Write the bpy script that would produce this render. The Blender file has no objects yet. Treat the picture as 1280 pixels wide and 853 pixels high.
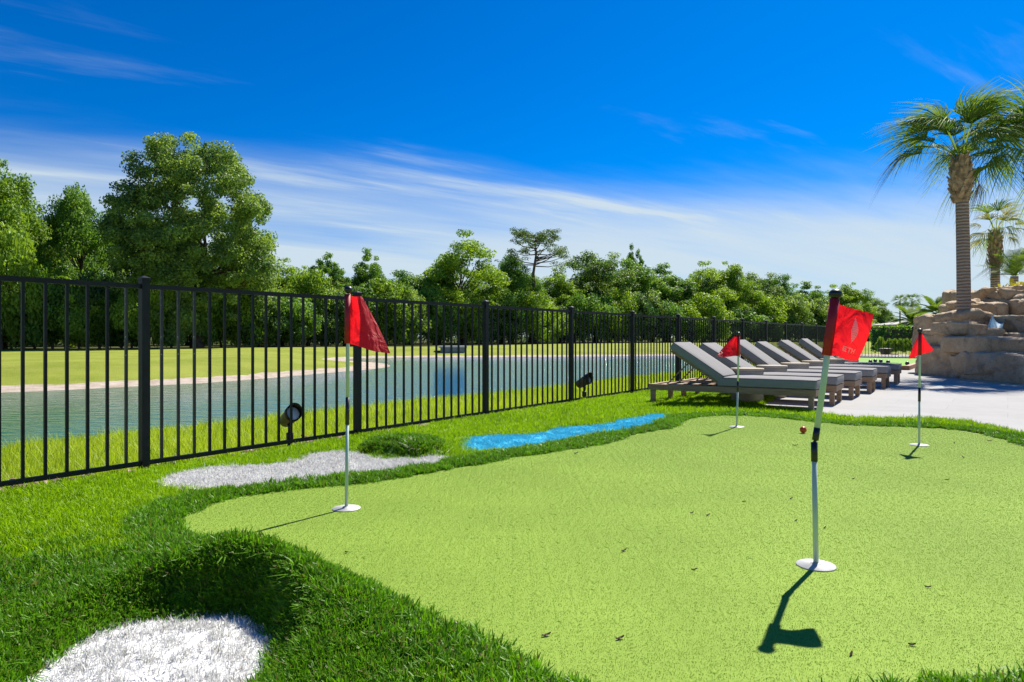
import bpy, bmesh, math, random
import numpy as np
from mathutils import Vector, Matrix, noise as mnoise

rng = np.random.default_rng(7)
random.seed(7)
PI = math.pi
sc = bpy.context.scene
C = sc.collection

# ------------------------------------------------------------------ camera, sky, sun, exposure
F, H0, HY = 853.0, 0.88, 421.0            # focal length in photo pixels, eye height, horizon row
cam_d = bpy.data.cameras.new('camera'); cam = bpy.data.objects.new('camera', cam_d); C.objects.link(cam)
cam.location = (0, 0, H0); cam.rotation_euler = (math.radians(90), 0, 0)
cam_d.sensor_width = 36; cam_d.lens = 36 * F / 1280; cam_d.shift_y = -(426.5 - HY) / 1280
cam_d.clip_start = 0.05; cam_d.clip_end = 9000
sc.camera = cam

SUN_EL, SUN_AZ = math.radians(50), math.radians(37)      # azimuth clockwise from +Y
S = Vector((math.sin(SUN_AZ) * math.cos(SUN_EL), math.cos(SUN_AZ) * math.cos(SUN_EL), math.sin(SUN_EL)))
world = bpy.data.worlds.new('World'); sc.world = world; world.use_nodes = True
wt = world.node_tree; wt.nodes.clear()
def wn(t, **k):
    n = wt.nodes.new(t)
    for a, b in k.items(): setattr(n, a, b)
    return n
def wl(a, b): wt.links.new(a, b)
def wmath(op, a, b=None, clamp=False):
    n = wn('ShaderNodeMath', operation=op, use_clamp=clamp)
    for i, v in enumerate((a, b)):
        if v is None: continue
        if isinstance(v, (int, float)): n.inputs[i].default_value = v
        else: wl(v, n.inputs[i])
    return n.outputs[0]
sky = wn('ShaderNodeTexSky', sky_type='NISHITA', sun_disc=False, sun_elevation=SUN_EL, sun_rotation=SUN_AZ,
         altitude=0, air_density=1.0, dust_density=0.35, ozone_density=4.0)
# a clear, strongly saturated blue: contrast of the sky colours raised, then a veil of cirrus over the lower sky
def wscale(c, k):
    n = wn('ShaderNodeVectorMath', operation='SCALE'); wl(c, n.inputs[0]); n.inputs['Scale'].default_value = k; return n.outputs[0]
gam = wn('ShaderNodeGamma'); gam.inputs[1].default_value = 1.15; wl(wscale(sky.outputs[0], 1 / 6.2), gam.inputs[0])
tint = wn('ShaderNodeVectorMath', operation='MULTIPLY'); wl(gam.outputs[0], tint.inputs[0]); tint.inputs[1].default_value = (.0, .45, .90)
blue = wscale(tint.outputs[0], 5.3)
tc = wn('ShaderNodeTexCoord')
sep = wn('ShaderNodeSeparateXYZ'); wl(tc.outputs['Generated'], sep.inputs[0])
zz = wmath('ADD', wmath('MAXIMUM', sep.outputs[2], 0.0), 0.12)
comb = wn('ShaderNodeCombineXYZ'); wl(wmath('DIVIDE', sep.outputs[0], zz), comb.inputs[0]); wl(wmath('DIVIDE', sep.outputs[1], zz), comb.inputs[1])
def wnoise(rot, scale, loc, sc_, detail, rough, dist_):
    a = wn('ShaderNodeMapping'); a.inputs['Rotation'].default_value = (0, 0, math.radians(rot)); wl(comb.outputs[0], a.inputs[0])
    b = wn('ShaderNodeMapping'); b.inputs['Scale'].default_value = scale; b.inputs['Location'].default_value = loc; wl(a.outputs[0], b.inputs[0])
    n = wn('ShaderNodeTexNoise'); wl(b.outputs[0], n.inputs['Vector'])
    for k, v in (('Scale', sc_), ('Detail', detail), ('Roughness', rough), ('Distortion', dist_)): n.inputs[k].default_value = v
    return n.outputs[0]
def wrange(v, a, b, c=0., d=1.):
    n = wn('ShaderNodeMapRange', interpolation_type='SMOOTHSTEP'); wl(v, n.inputs[0])
    for k, x in enumerate((a, b, c, d)): n.inputs[k + 1].default_value = x
    return n.outputs[0]
streak = wnoise(-26, (0.30, 1.5, 1), (0.4, 1.7, 0), 1.0, 8, 0.55, 0.5)
patch = wnoise(-10, (0.16, 0.42, 1), (2.6, 0.9, 0), 1.0, 4, 0.5, 0.2)
fine = wnoise(-34, (0.8, 5.0, 1), (0, 0, 0), 1.0, 6, 0.6, 0.6)
veil = wrange(sep.outputs[2], 0.31, 0.06)                       # thicker low in the sky, all the way round
n_ = wmath('ADD', wmath('MULTIPLY', streak, .55), wmath('ADD', wmath('MULTIPLY', patch, .9), wmath('MULTIPLY', fine, .15)))
cf = wmath('ADD', veil, wmath('MULTIPLY', wmath('SUBTRACT', n_, .80), wmath('MULTIPLY', wrange(sep.outputs[2], .36, .22), 1.7)))
wisp = wmath('MULTIPLY', wrange(wmath('ADD', streak, wmath('MULTIPLY', fine, .22)), .64, .86), wmath('MULTIPLY', wrange(sep.outputs[2], .46, .30), .6))
cf = wmath('MULTIPLY', wmath('ADD', wrange(cf, .0, 1.0), wisp, True), .92)
mixc = wn('ShaderNodeMix', data_type='RGBA'); wl(cf, mixc.inputs['Factor']); wl(blue, mixc.inputs['A'])
mixc.inputs['B'].default_value = (4.2, 4.9, 5.3, 1)
bg = wn('ShaderNodeBackground'); bg.inputs['Strength'].default_value = 0.085
wl(mixc.outputs['Result'], bg.inputs['Color'])
wo = wn('ShaderNodeOutputWorld'); wl(bg.outputs[0], wo.inputs['Surface'])

sun_d = bpy.data.lights.new('sun', 'SUN'); sun_d.energy = 4.8; sun_d.angle = math.radians(0.53); sun_d.color = (1.0, 0.94, 0.84)
sun = bpy.data.objects.new('sun', sun_d); C.objects.link(sun); sun.location = (20, 30, 50)
sun.rotation_euler = S.to_track_quat('Z', 'Y').to_euler()
sc.view_settings.view_transform = 'Standard'; sc.view_settings.look = 'None'
sc.view_settings.exposure = 0.9; sc.view_settings.gamma = 1; sc.view_settings.use_curve_mapping = False
sc.cycles.use_denoising = True
sc.cycles.max_bounces = 8; sc.cycles.transparent_max_bounces = 8

# ------------------------------------------------------------------ helpers
def P(px, py, z=0.0):
    """ground point (at height z) behind a photo pixel"""
    Y = F * (H0 - z) / (py - HY); return np.array([(px - 640) / F * Y, Y])
def W(px, py, Y):
    """point behind a photo pixel at distance Y"""
    return Vector(((px - 640) / F * Y, Y, H0 + (HY - py) / F * Y))
def tag(o, label=None, cat=None, group=None, kind=None):
    for k, v in (('label', label), ('category', cat), ('group', group), ('kind', kind)):
        if v: o[k] = v
    return o
def empty(name, loc=(0, 0, 0), rz=0.0):
    o = bpy.data.objects.new(name, None); C.objects.link(o); o.location = loc; o.rotation_euler = (0, 0, rz)
    o.empty_display_size = 0.1; return o
def link(name, me, mat=None, parent=None, smooth=False):
    if mat is not None and not me.materials: me.materials.append(mat)
    if smooth:
        me.polygons.foreach_set('use_smooth', [True] * len(me.polygons))
    o = bpy.data.objects.new(name, me); C.objects.link(o)
    if parent is not None: o.parent = parent
    return o
def mesh(name, v, f):
    me = bpy.data.meshes.new(name); me.from_pydata([tuple(map(float, p)) for p in v], [], [tuple(int(i) for i in q) for q in f]); me.update(); return me
def fast_mesh(name, v, faces):
    """v (N,3), faces (M,k) with one k"""
    me = bpy.data.meshes.new(name); v = np.asarray(v, np.float32); faces = np.asarray(faces, np.int32)
    m, k = faces.shape
    me.vertices.add(len(v)); me.vertices.foreach_set('co', v.ravel())
    me.loops.add(m * k); me.loops.foreach_set('vertex_index', faces.ravel())
    me.polygons.add(m); me.polygons.foreach_set('loop_start', np.arange(0, m * k, k, dtype=np.int32))
    me.update(calc_edges=True); me.validate(); return me
def attr(me, name, vals):
    a = me.attributes.new(name, 'FLOAT', 'POINT'); a.data.foreach_set('value', np.asarray(vals, np.float32))
def copy_tree(o, parent=None):
    c = o.copy(); C.objects.link(c); c.parent = parent
    for ch in [x for x in ALLCH.get(o, o.children)]: copy_tree(ch, c)
    return c
ALLCH = {}
class MB:
    """collects simple solids for one mesh"""
    def __init__(s): s.v = []; s.f = []
    def add(s, v, f):
        n = len(s.v); s.v += [tuple(p) for p in v]; s.f += [tuple(i + n for i in q) for q in f]; return s
    def box(s, x0, x1, y0, y1, z0, z1, M=None):
        v = [Vector(p) for p in ((x0, y0, z0), (x1, y0, z0), (x1, y1, z0), (x0, y1, z0), (x0, y0, z1), (x1, y0, z1), (x1, y1, z1), (x0, y1, z1))]
        if M is not None: v = [M @ p for p in v]
        return s.add(v, [(3, 2, 1, 0), (4, 5, 6, 7), (0, 1, 5, 4), (1, 2, 6, 5), (2, 3, 7, 6), (3, 0, 4, 7)])
    def tube(s, pts, radii, n=8, cap=True):
        pts = [Vector(p) for p in pts]; rings = []; k = len(pts); up = None
        for i, p in enumerate(pts):
            d = (pts[min(i + 1, k - 1)] - pts[max(i - 1, 0)]).normalized()
            if up is None: up = Vector((1, 0, 0)) if abs(d.x) < .8 else Vector((0, 1, 0))
            a = (up - d * up.dot(d)).normalized(); b = d.cross(a); up = a
            rings.append([p + (a * math.cos(2 * PI * j / n) + b * math.sin(2 * PI * j / n)) * radii[i] for j in range(n)])
        v = [q for r in rings for q in r]; f = []
        for i in range(k - 1):
            for j in range(n):
                f.append((i * n + j, i * n + (j + 1) % n, (i + 1) * n + (j + 1) % n, (i + 1) * n + j))
        if cap: f.append(tuple(range(n - 1, -1, -1))); f.append(tuple((k - 1) * n + j for j in range(n)))
        return s.add(v, f)
    def lathe(s, prof, n=24, c=(0, 0, 0)):
        v = [(c[0] + r * math.cos(2 * PI * j / n), c[1] + r * math.sin(2 * PI * j / n), c[2] + z) for r, z in prof for j in range(n)]
        f = [(i * n + j, i * n + (j + 1) % n, (i + 1) * n + (j + 1) % n, (i + 1) * n + j) for i in range(len(prof) - 1) for j in range(n)]
        f.append(tuple(range(n - 1, -1, -1))); f.append(tuple((len(prof) - 1) * n + j for j in range(n)))
        return s.add(v, f)
    def build(s, name, mat, parent=None, smooth=False, bevel=0.0, seg=2):
        me = mesh(name, s.v, s.f)
        if bevel > 0:
            bm = bmesh.new(); bm.from_mesh(me)
            bmesh.ops.bevel(bm, geom=bm.edges[:], offset=bevel, segments=seg, profile=.6, affect='EDGES', clamp_overlap=True)
            bm.to_mesh(me); bm.free()
        o = link(name, me, mat, parent, smooth)
        return o

def chaikin(pts, it=2, closed=True):
    p = np.asarray(pts, float)
    for _ in range(it):
        q = np.roll(p, -1, 0) if closed else p[1:]
        b = p if closed else p[:-1]
        p = np.stack([b * .75 + q * .25, b * .25 + q * .75], 1).reshape(-1, 2)
    return p
def inside(pts, poly):
    x, y = pts[:, 0], pts[:, 1]; r = np.zeros(len(pts), bool); n = len(poly)
    for i in range(n):
        x1, y1 = poly[i]; x2, y2 = poly[(i + 1) % n]
        c = ((y1 > y) != (y2 > y))
        with np.errstate(divide='ignore', invalid='ignore'):
            r ^= c & (x < (x2 - x1) * (y - y1) / (y2 - y1 + 1e-12) + x1)
    return r
def dist(pts, poly, closed=True):
    d = np.full(len(pts), 1e9); n = len(poly)
    for i in range(n if closed else n - 1):
        a = np.asarray(poly[i]); b = np.asarray(poly[(i + 1) % n]); ab = b - a
        t = np.clip(((pts - a) @ ab) / (ab @ ab + 1e-12), 0, 1)
        d = np.minimum(d, np.hypot(*(pts - a - t[:, None] * ab).T))
    return d
def sdf(pts, poly): return np.where(inside(pts, poly), -1, 1) * dist(pts, poly)
def sm(x): x = np.clip(x, 0, 1); return x * x * (3 - 2 * x)

# ------------------------------------------------------------------ materials
def newmat(name):
    m = bpy.data.materials.new(name); m.use_nodes = True; nt = m.node_tree; nt.nodes.clear()
    out = nt.nodes.new('ShaderNodeOutputMaterial'); b = nt.nodes.new('ShaderNodeBsdfPrincipled')
    nt.links.new(b.outputs[0], out.inputs[0]); return m, nt, b, out
class NB:
    def __init__(s, nt): s.nt = nt
    def n(s, t, ins=None, **k):
        n = s.nt.nodes.new(t)
        for a, b in k.items(): setattr(n, a, b)
        for a, b in (ins or {}).items():
            if isinstance(b, bpy.types.NodeSocket): s.nt.links.new(b, n.inputs[a])
            else: n.inputs[a].default_value = b
        return n
    def coord(s, kind='Object'): return s.n('ShaderNodeTexCoord').outputs[kind]
    def pos(s): return s.n('ShaderNodeNewGeometry').outputs['Position']
    def noise(s, vec, scale, detail=4, rough=.55, dist=0): return s.n('ShaderNodeTexNoise', {'Vector': vec, 'Scale': scale, 'Detail': detail, 'Roughness': rough, 'Distortion': dist}).outputs[0]
    def rng(s, v, a, b, c=0., d=1.): return s.n('ShaderNodeMapRange', {0: v, 1: a, 2: b, 3: c, 4: d}, interpolation_type='SMOOTHSTEP').outputs[0]
    def mix(s, f, a, b, mode='MIX'):
        n = s.nt.nodes.new('ShaderNodeMix'); n.data_type = 'RGBA'; n.blend_type = mode
        for k, v in (('Factor', f), ('A', a), ('B', b)):
            if isinstance(v, bpy.types.NodeSocket): s.nt.links.new(v, n.inputs[k])
            else: n.inputs[k].default_value = v if k == 'Factor' else (tuple(v) + (1,) if len(v) == 3 else v)
        return n.outputs['Result']
    def attr(s, name, kind='GEOMETRY'): return s.n('ShaderNodeAttribute', attribute_name=name, attribute_type=kind).outputs['Fac']
    def rand(s): return s.n('ShaderNodeObjectInfo').outputs['Random']
    def math(s, op, a, b=0.): return s.n('ShaderNodeMath', {0: a, 1: b}, operation=op).outputs[0]
    def bump(s, h, strength, d, normal=None):
        k = {'Height': h, 'Strength': strength, 'Distance': d}
        if normal is not None: k['Normal'] = normal
        return s.n('ShaderNodeBump', k).outputs[0]
    def to(s, a, b): s.nt.links.new(a, b)

def simple(name, col, rough=.5, metal=0., var=.15, scale=8., bump=0., bscale=40., spec=.5, dirt=None):
    m, nt, b, out = newmat(name); q = NB(nt); co = q.coord()
    c2 = tuple(x * (1 - var) for x in col); c3 = tuple(min(1, x * (1 + var)) for x in col)
    col_s = q.mix(q.rng(q.noise(co, scale, 5), .3, .7), c2, c3)
    if dirt is not None: col_s = q.mix(q.rng(q.noise(co, scale * 2.3, 6, .7), .60, .72), col_s, dirt)
    q.to(col_s, b.inputs['Base Color']); b.inputs['Roughness'].default_value = rough; b.inputs['Metallic'].default_value = metal
    b.inputs['Specular IOR Level'].default_value = spec
    if bump: q.to(q.bump(q.noise(co, bscale, 5), bump, .01), b.inputs['Normal'])
    return m

def blade_mat(name, c_lo, c_hi, trans=.35, dry=None, patch=.6, pamp=.8, rnd=.25, tcol=(1.2, 1.25, .6), spec=.35, rough=.45):
    """grass, turf pile or leaves: colour per blade ('tint'), per clump and in broad patches"""
    m, nt, b, out = newmat(name); q = NB(nt)
    t = q.math('ADD', q.math('MULTIPLY', q.attr('tint'), .55), q.math('MULTIPLY', q.rand(), rnd))
    t = q.math('ADD', t, q.math('MULTIPLY', q.math('SUBTRACT', q.noise(q.pos(), patch, 3), .4), pamp))
    col = q.mix(q.rng(t, .0, 1.), c_lo, c_hi)
    if dry is not None: col = q.mix(q.rng(q.attr('tint'), .90, .97), col, dry)
    q.to(col, b.inputs['Base Color']); b.inputs['Roughness'].default_value = rough; b.inputs['Specular IOR Level'].default_value = spec
    if trans > 0:
        tr = q.n('ShaderNodeBsdfTranslucent'); q.to(q.mix(1., col, tuple(tcol), 'MULTIPLY'), tr.inputs['Color'])
        mx = q.n('ShaderNodeMixShader', {0: trans}); q.to(b.outputs[0], mx.inputs[1]); q.to(tr.outputs[0], mx.inputs[2]); q.to(mx.outputs[0], out.inputs[0])
    return m

def turf_base(name, lo, hi, scale=260., bump=.5):
    m, nt, b, out = newmat(name); q = NB(nt); co = q.pos()
    f = q.noise(co, scale, 3, .7); g = q.noise(co, 1.3, 4)
    col = q.mix(q.rng(f, .3, .7), lo, hi)
    col = q.mix(q.rng(g, .3, .75, 0, .35), col, tuple(min(1, x * 1.35) for x in hi))
    q.to(col, b.inputs['Base Color']); b.inputs['Roughness'].default_value = .8; b.inputs['Specular IOR Level'].default_value = .15
    q.to(q.bump(f, bump, .006), b.inputs['Normal']); return m

M_green = turf_base('putting_turf', (.16, .255, .032), (.225, .325, .047), 190, .15)
M_turf = turf_base('turf_backing', (.04, .10, .01), (.08, .18, .015), 120)
M_white = turf_base('white_turf', (.55, .56, .55), (.76, .76, .75), 160)
M_blue = turf_base('blue_turf', (.03, .40, .58), (.09, .55, .72), 200)
B_green = blade_mat('putting_pile', (.145, .25, .030), (.215, .32, .045), .35, patch=.9, pamp=.6, rnd=.02, spec=.15, rough=.7)
B_lawn = blade_mat('lawn_blades', (.15, .29, .002), (.36, .55, .004), .44, spec=.25)
B_fringe = blade_mat('fringe_blades', (.055, .165, .006), (.20, .43, .016), .42, dry=(.16, .13, .05), spec=.25)
B_white = blade_mat('white_blades', (.55, .55, .535), (.80, .80, .775), .32, dry=(.30, .27, .22), tcol=(1, 1, 1), spec=.2)
B_blue = blade_mat('blue_blades', (.03, .40, .58), (.12, .60, .76), .30, tcol=(1, 1, 1), spec=.2)
B_bank = blade_mat('bank_blades', (.22, .33, .010), (.50, .59, .03), .48, dry=(.45, .36, .14), patch=.35)
M_chip = blade_mat('mulch_chips', (.10, .06, .035), (.34, .25, .17), 0)

m, nt, b, out = newmat('ground'); q = NB(nt); pos = q.pos()
g1 = q.noise(pos, .35, 5); g2 = q.noise(pos, 3.2, 6, .7); g3 = q.noise(pos, 22, 4, .7)
col = q.mix(q.rng(g1, .3, .7), (.19, .235, .022), (.29, .325, .05))
col = q.mix(q.rng(g2, .42, .75, 0, .55), col, (.34, .31, .10))
col = q.mix(q.rng(g3, .35, .7, 0, .4), col, (.13, .19, .02))
sand = q.mix(q.rng(q.noise(pos, 2., 6, .7), .3, .7), (.34, .27, .20), (.52, .45, .38))
sf = q.rng(q.math('ADD', q.attr('sand'), q.math('MULTIPLY', q.math('SUBTRACT', q.noise(pos, 1.1, 5, .65), .5), .9)), .42, .58)
col = q.mix(sf, col, sand)
mul = q.mix(q.rng(g3, .3, .7), (.09, .055, .035), (.26, .19, .13))
mf = q.rng(q.math('ADD', q.attr('mulch'), q.math('MULTIPLY', q.math('SUBTRACT', q.noise(pos, 3., 5, .65), .5), .9)), .4, .6)
col = q.mix(mf, col, mul)
lit = q.mix(q.rng(q.noise(pos, .8, 5), .3, .7), (.07, .06, .025), (.05, .075, .015))
col = q.mix(q.attr('litter'), col, lit)
q.to(col, b.inputs['Base Color']); b.inputs['Roughness'].default_value = .9; b.inputs['Specular IOR Level'].default_value = .1
q.to(q.bump(g3, .8, .05), b.inputs['Normal']); M_ground = m

m, nt, b, out = newmat('pond_water'); q = NB(nt); pos = q.pos()
mp_ = q.n('ShaderNodeMapping', {'Vector': pos, 'Scale': (1.0, 2.3, 1.0), 'Rotation': (0, 0, .25)}).outputs[0]
w1 = q.noise(mp_, 2.2, 3, .55, .4); w2 = q.noise(mp_, 7.5, 3, .6, .2)
hh = q.math('ADD', w1, q.math('MULTIPLY', w2, .32))
calm_refl = q.rng(q.math('ADD', q.n('ShaderNodeSeparateXYZ', {0: pos}).outputs[0], q.math('MULTIPLY', q.noise(pos, .15, 3), 5.)), -7., 0., .14, 1.)   # sheltered, calmer water below the tall trees; also blends the painted reflection colours
wcol = q.mix(q.rng(q.noise(pos, .12, 3), .35, .7), (.012, .10, .035), (.018, .125, .05))
b.inputs['Roughness'].default_value = .04; b.inputs['IOR'].default_value = 1.333
q.to(q.mix(calm_refl, wcol, (.015, .14, .27)), b.inputs['Base Color']); b.inputs['Specular IOR Level'].default_value = .34  # own green, with tree-green and sky-blue reflections put into the water colour
q.to(q.bump(q.math('MULTIPLY', hh, calm_refl), .85, .22), b.inputs['Normal']); M_water = m

m, nt, b, out = newmat('patio_stone'); q = NB(nt); pos = q.pos()
rot = q.n('ShaderNodeMapping', {'Vector': pos, 'Rotation': (0, 0, math.radians(36))}).outputs[0]
br = q.n('ShaderNodeTexBrick', {'Vector': rot, 'Color1': (.335, .33, .32, 1), 'Color2': (.365, .36, .35, 1), 'Mortar': (.28, .27, .26, 1), 'Scale': 1.0, 'Mortar Size': .004, 'Brick Width': 1.2, 'Row Height': .6, 'Bias': 0.})
col = q.mix(q.rng(q.noise(rot, 3.5, 6, .65), .3, .75, 0, .6), br.outputs[0], (.39, .385, .375))
col = q.mix(q.rng(q.noise(rot, 30, 4, .7), .55, .75, 0, .35), col, (.28, .27, .26))
q.to(col, b.inputs['Base Color']); b.inputs['Roughness'].default_value = .92; b.inputs['Specular IOR Level'].default_value = .08
q.to(q.bump(q.noise(rot, 60, 5), .15, .004), b.inputs['Normal']); M_patio = m

M_iron = simple('fence_black', (.008, .010, .012), .5, 0, .3, 20, spec=.25)
M_scuff = simple('fence_black_scuffed', (.014, .015, .017), .45, 0, .3, 9, dirt=(.75, .75, .75))
M_lamp = simple('lamp_bronze', (.022, .016, .014), .45, .3, .3, 20)
m, nt, b, out = newmat('lamp_glass'); b.inputs['Base Color'].default_value = (.55, .57, .62, 1); b.inputs['Roughness'].default_value = .08; b.inputs['IOR'].default_value = 1.5; M_lens = m

m, nt, b, out = newmat('weathered_teak'); q = NB(nt); co = q.coord()
st = q.n('ShaderNodeMapping', {'Vector': co, 'Scale': (2.5, 40, 40)}).outputs[0]
g = q.noise(st, 1.6, 5, .6, .3)
col = q.mix(q.rng(g, .3, .7), (.25, .15, .08), (.38, .25, .15)); col = q.mix(q.rng(q.noise(co, 3, 4), .4, .7, 0, .5), col, (.30, .22, .15))
q.to(col, b.inputs['Base Color']); b.inputs['Roughness'].default_value = .7; q.to(q.bump(g, .25, .004), b.inputs['Normal']); M_teak = m

m, nt, b, out = newmat('cushion_fabric'); q = NB(nt); co = q.coord()
wv = q.noise(co, 420, 2, .6); col = q.mix(q.rng(wv, .3, .7), (.23, .224, .218), (.31, .302, .296))
col = q.mix(q.rng(q.noise(co, 2.2, 4), .35, .7, 0, .4), col, (.25, .243, .238))
q.to(col, b.inputs['Base Color']); b.inputs['Roughness'].default_value = 1.; b.inputs['Specular IOR Level'].default_value = .05
q.to(q.bump(q.noise(co, 5, 4), .35, .03, q.bump(wv, .2, .002)), b.inputs['Normal']); M_cush = m
M_pipe = simple('cushion_piping', (.05, .05, .055), .8)
M_drum = simple('drum_concrete', (.40, .345, .265), .8, 0, .14, 5, .25, 60, spec=.2)

m, nt, b, out = newmat('flag_cloth'); q = NB(nt); co = q.coord()
wv = q.noise(co, 900, 2); fold = q.noise(q.n('ShaderNodeMapping', {'Vector': co, 'Rotation': (0, .5, 0), 'Scale': (1, 1, .35)}).outputs[0], 26, 3, .5, .6)
col = q.mix(q.rng(wv, .3, .7), (.56, .010, .022), (.68, .014, .03))
q.to(col, b.inputs['Base Color']); b.inputs['Roughness'].default_value = .55; b.inputs['Sheen Weight'].default_value = .15
nrm = q.bump(fold, .7, .03); q.to(nrm, b.inputs['Normal'])
tr = q.n('ShaderNodeBsdfTranslucent', {'Color': (.95, .012, .02, 1), 'Normal': nrm}); mx = q.n('ShaderNodeMixShader', {0: .55})
q.to(b.outputs[0], mx.inputs[1]); q.to(tr.outputs[0], mx.inputs[2]); q.to(mx.outputs[0], out.inputs[0]); M_flag = m
M_hem = simple('flag_sleeve', (.34, .006, .018), .6, var=.2, scale=30)
m, nt, b, out = newmat('flag_print'); q = NB(nt); b.inputs['Base Color'].default_value = (.85, .78, .76, 1); b.inputs['Roughness'].default_value = .7
tr = q.n('ShaderNodeBsdfTranslucent', {'Color': (.95, .78, .75, 1)}); mx = q.n('ShaderNodeMixShader', {0: .5}); q.to(b.outputs[0], mx.inputs[1]); q.to(tr.outputs[0], mx.inputs[2]); q.to(mx.outputs[0], out.inputs[0]); M_print = m
M_pole = simple('pole_white', (.44, .54, .50), .32, var=.08, scale=6)
M_black = simple('black_plastic', (.010, .012, .018), .4, var=.2)
M_cup = simple('cup_plate', (.46, .46, .43), .5, var=.1, scale=25)
M_ballr = simple('ball_red', (.50, .05, .012), .3, var=.25, scale=20)
M_balld = simple('ball_dark', (.03, .02, .05), .35, var=.3)
M_wood = simple('court_timber', (.30, .15, .085), .7, var=.25, scale=14, bump=.2)
M_dryleaf = simple('dry_leaf', (.10, .055, .03), .8, var=.4, scale=30)
M_court = turf_base('court_turf', (.11, .24, .03), (.20, .36, .06), 60)
M_grey = simple('box_grey', (.20, .23, .27), .6, var=.15, scale=3)
M_lid = simple('box_lid', (.36, .38, .40), .6, var=.1, scale=3)
M_pot = simple('tub_black', (.018, .020, .022), .5, var=.3)

m, nt, b, out = newmat('cast_rock'); q = NB(nt); co = q.pos()
n1 = q.noise(co, 1.6, 7, .62, .3); n2 = q.noise(co, 7, 7, .7); n3 = q.noise(co, 40, 5, .7)
col = q.mix(q.rng(n1, .28, .72), (.38, .25, .135), (.60, .44, .275))
col = q.mix(q.rng(n2, .45, .75, 0, .6), col, (.60, .50, .37)); col = q.mix(q.rng(q.noise(co, 2.7, 6, .7), .55, .72, 0, .8), col, (.18, .135, .095))
col = q.mix(q.rng(q.noise(co, 3.6, 5, .6), .60, .72, 0, .6), col, (.46, .27, .14))
col = q.mix(q.rng(n3, .35, .7, 0, .45), col, (.22, .16, .11)); col = q.mix(q.rng(q.noise(co, 18, 6, .75), .55, .75, 0, .6), col, (.66, .56, .42))
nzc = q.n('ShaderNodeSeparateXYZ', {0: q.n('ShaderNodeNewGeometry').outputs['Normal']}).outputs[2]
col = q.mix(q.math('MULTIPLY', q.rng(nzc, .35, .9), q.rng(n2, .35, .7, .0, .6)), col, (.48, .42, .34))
q.to(col, b.inputs['Base Color']); b.inputs['Roughness'].default_value = .85; b.inputs['Specular IOR Level'].default_value = .25
q.to(q.bump(n3, .35, .02, q.bump(n2, .6, .06)), b.inputs['Normal']); M_rock = m
M_slide = simple('slide_blue', (.20, .36, .50), .6, var=.15, spec=.2)

M_bark = simple('tree_bark', (.085, .065, .048), .9, var=.35, scale=3, bump=.6, bscale=12, spec=.1)
M_pinebark = simple('pine_bark', (.11, .085, .07), .9, var=.3, scale=3, spec=.1)
m, nt, b, out = newmat('palm_bark'); q = NB(nt); co = q.coord()
zc = q.n('ShaderNodeSeparateXYZ', {0: co}).outputs[2]
ring = q.math('SINE', q.math('ADD', q.math('MULTIPLY', zc, 88.), q.math('MULTIPLY', q.noise(co, 5, 3), 5.)))
col = q.mix(q.rng(ring, -.6, .8), (.24, .165, .12), (.46, .34, .25)); col = q.mix(q.rng(q.noise(co, 9, 6, .7), .45, .75, 0, .6), col, (.34, .27, .22))
q.to(col, b.inputs['Base Color']); b.inputs['Roughness'].default_value = .9; q.to(q.bump(ring, .6, .02), b.inputs['Normal']); M_palmbark = m
M_boot = simple('palm_boot', (.38, .26, .15), .85, var=.45, scale=9, spec=.15)
M_petiole = simple('palm_petiole', (.22, .20, .06), .6, var=.2)

def leaf_mat(name, lo, hi, trans=.46): return blade_mat(name, lo, hi, trans, patch=.16, tcol=(1.5, 1.35, .5), spec=.30, rough=.5)
L_mid = leaf_mat('leaves_mid', (.045, .145, .026), (.21, .37, .06))
L_lite = leaf_mat('leaves_light', (.075, .18, .022), (.29, .45, .05))
L_dark = leaf_mat('leaves_dark', (.026, .095, .042), (.27, .41, .09), .44)
L_pine = leaf_mat('leaves_pine', (.06, .12, .05), (.16, .25, .09), .4)
L_palm = blade_mat('leaves_palm', (.05, .125, .03), (.20, .30, .05), .40, patch=.16, tcol=(1.5, 1.35, .5), spec=.1, rough=.6)
L_palm_y = leaf_mat('leaves_palm_yellow', (.12, .15, .025), (.30, .28, .06), .40)
L_palm_d = leaf_mat('leaves_palm_dead', (.14, .085, .05), (.28, .20, .13), .2)
L_yel = leaf_mat('leaves_yellow', (.20, .22, .02), (.42, .38, .03), .35)

# ------------------------------------------------------------------ layout
P0 = np.array([-2.42, 4.49]); FD = np.array([.582, .813]); FN = np.array([.813, -.582])     # fence line, its direction, inward normal
PAN = 1.83; NP = 15
T_END = NP * PAN
def fence_st(p): d = np.atleast_2d(p) - P0; return d @ FN, d @ FD     # distance inside the fence, position along it

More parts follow.
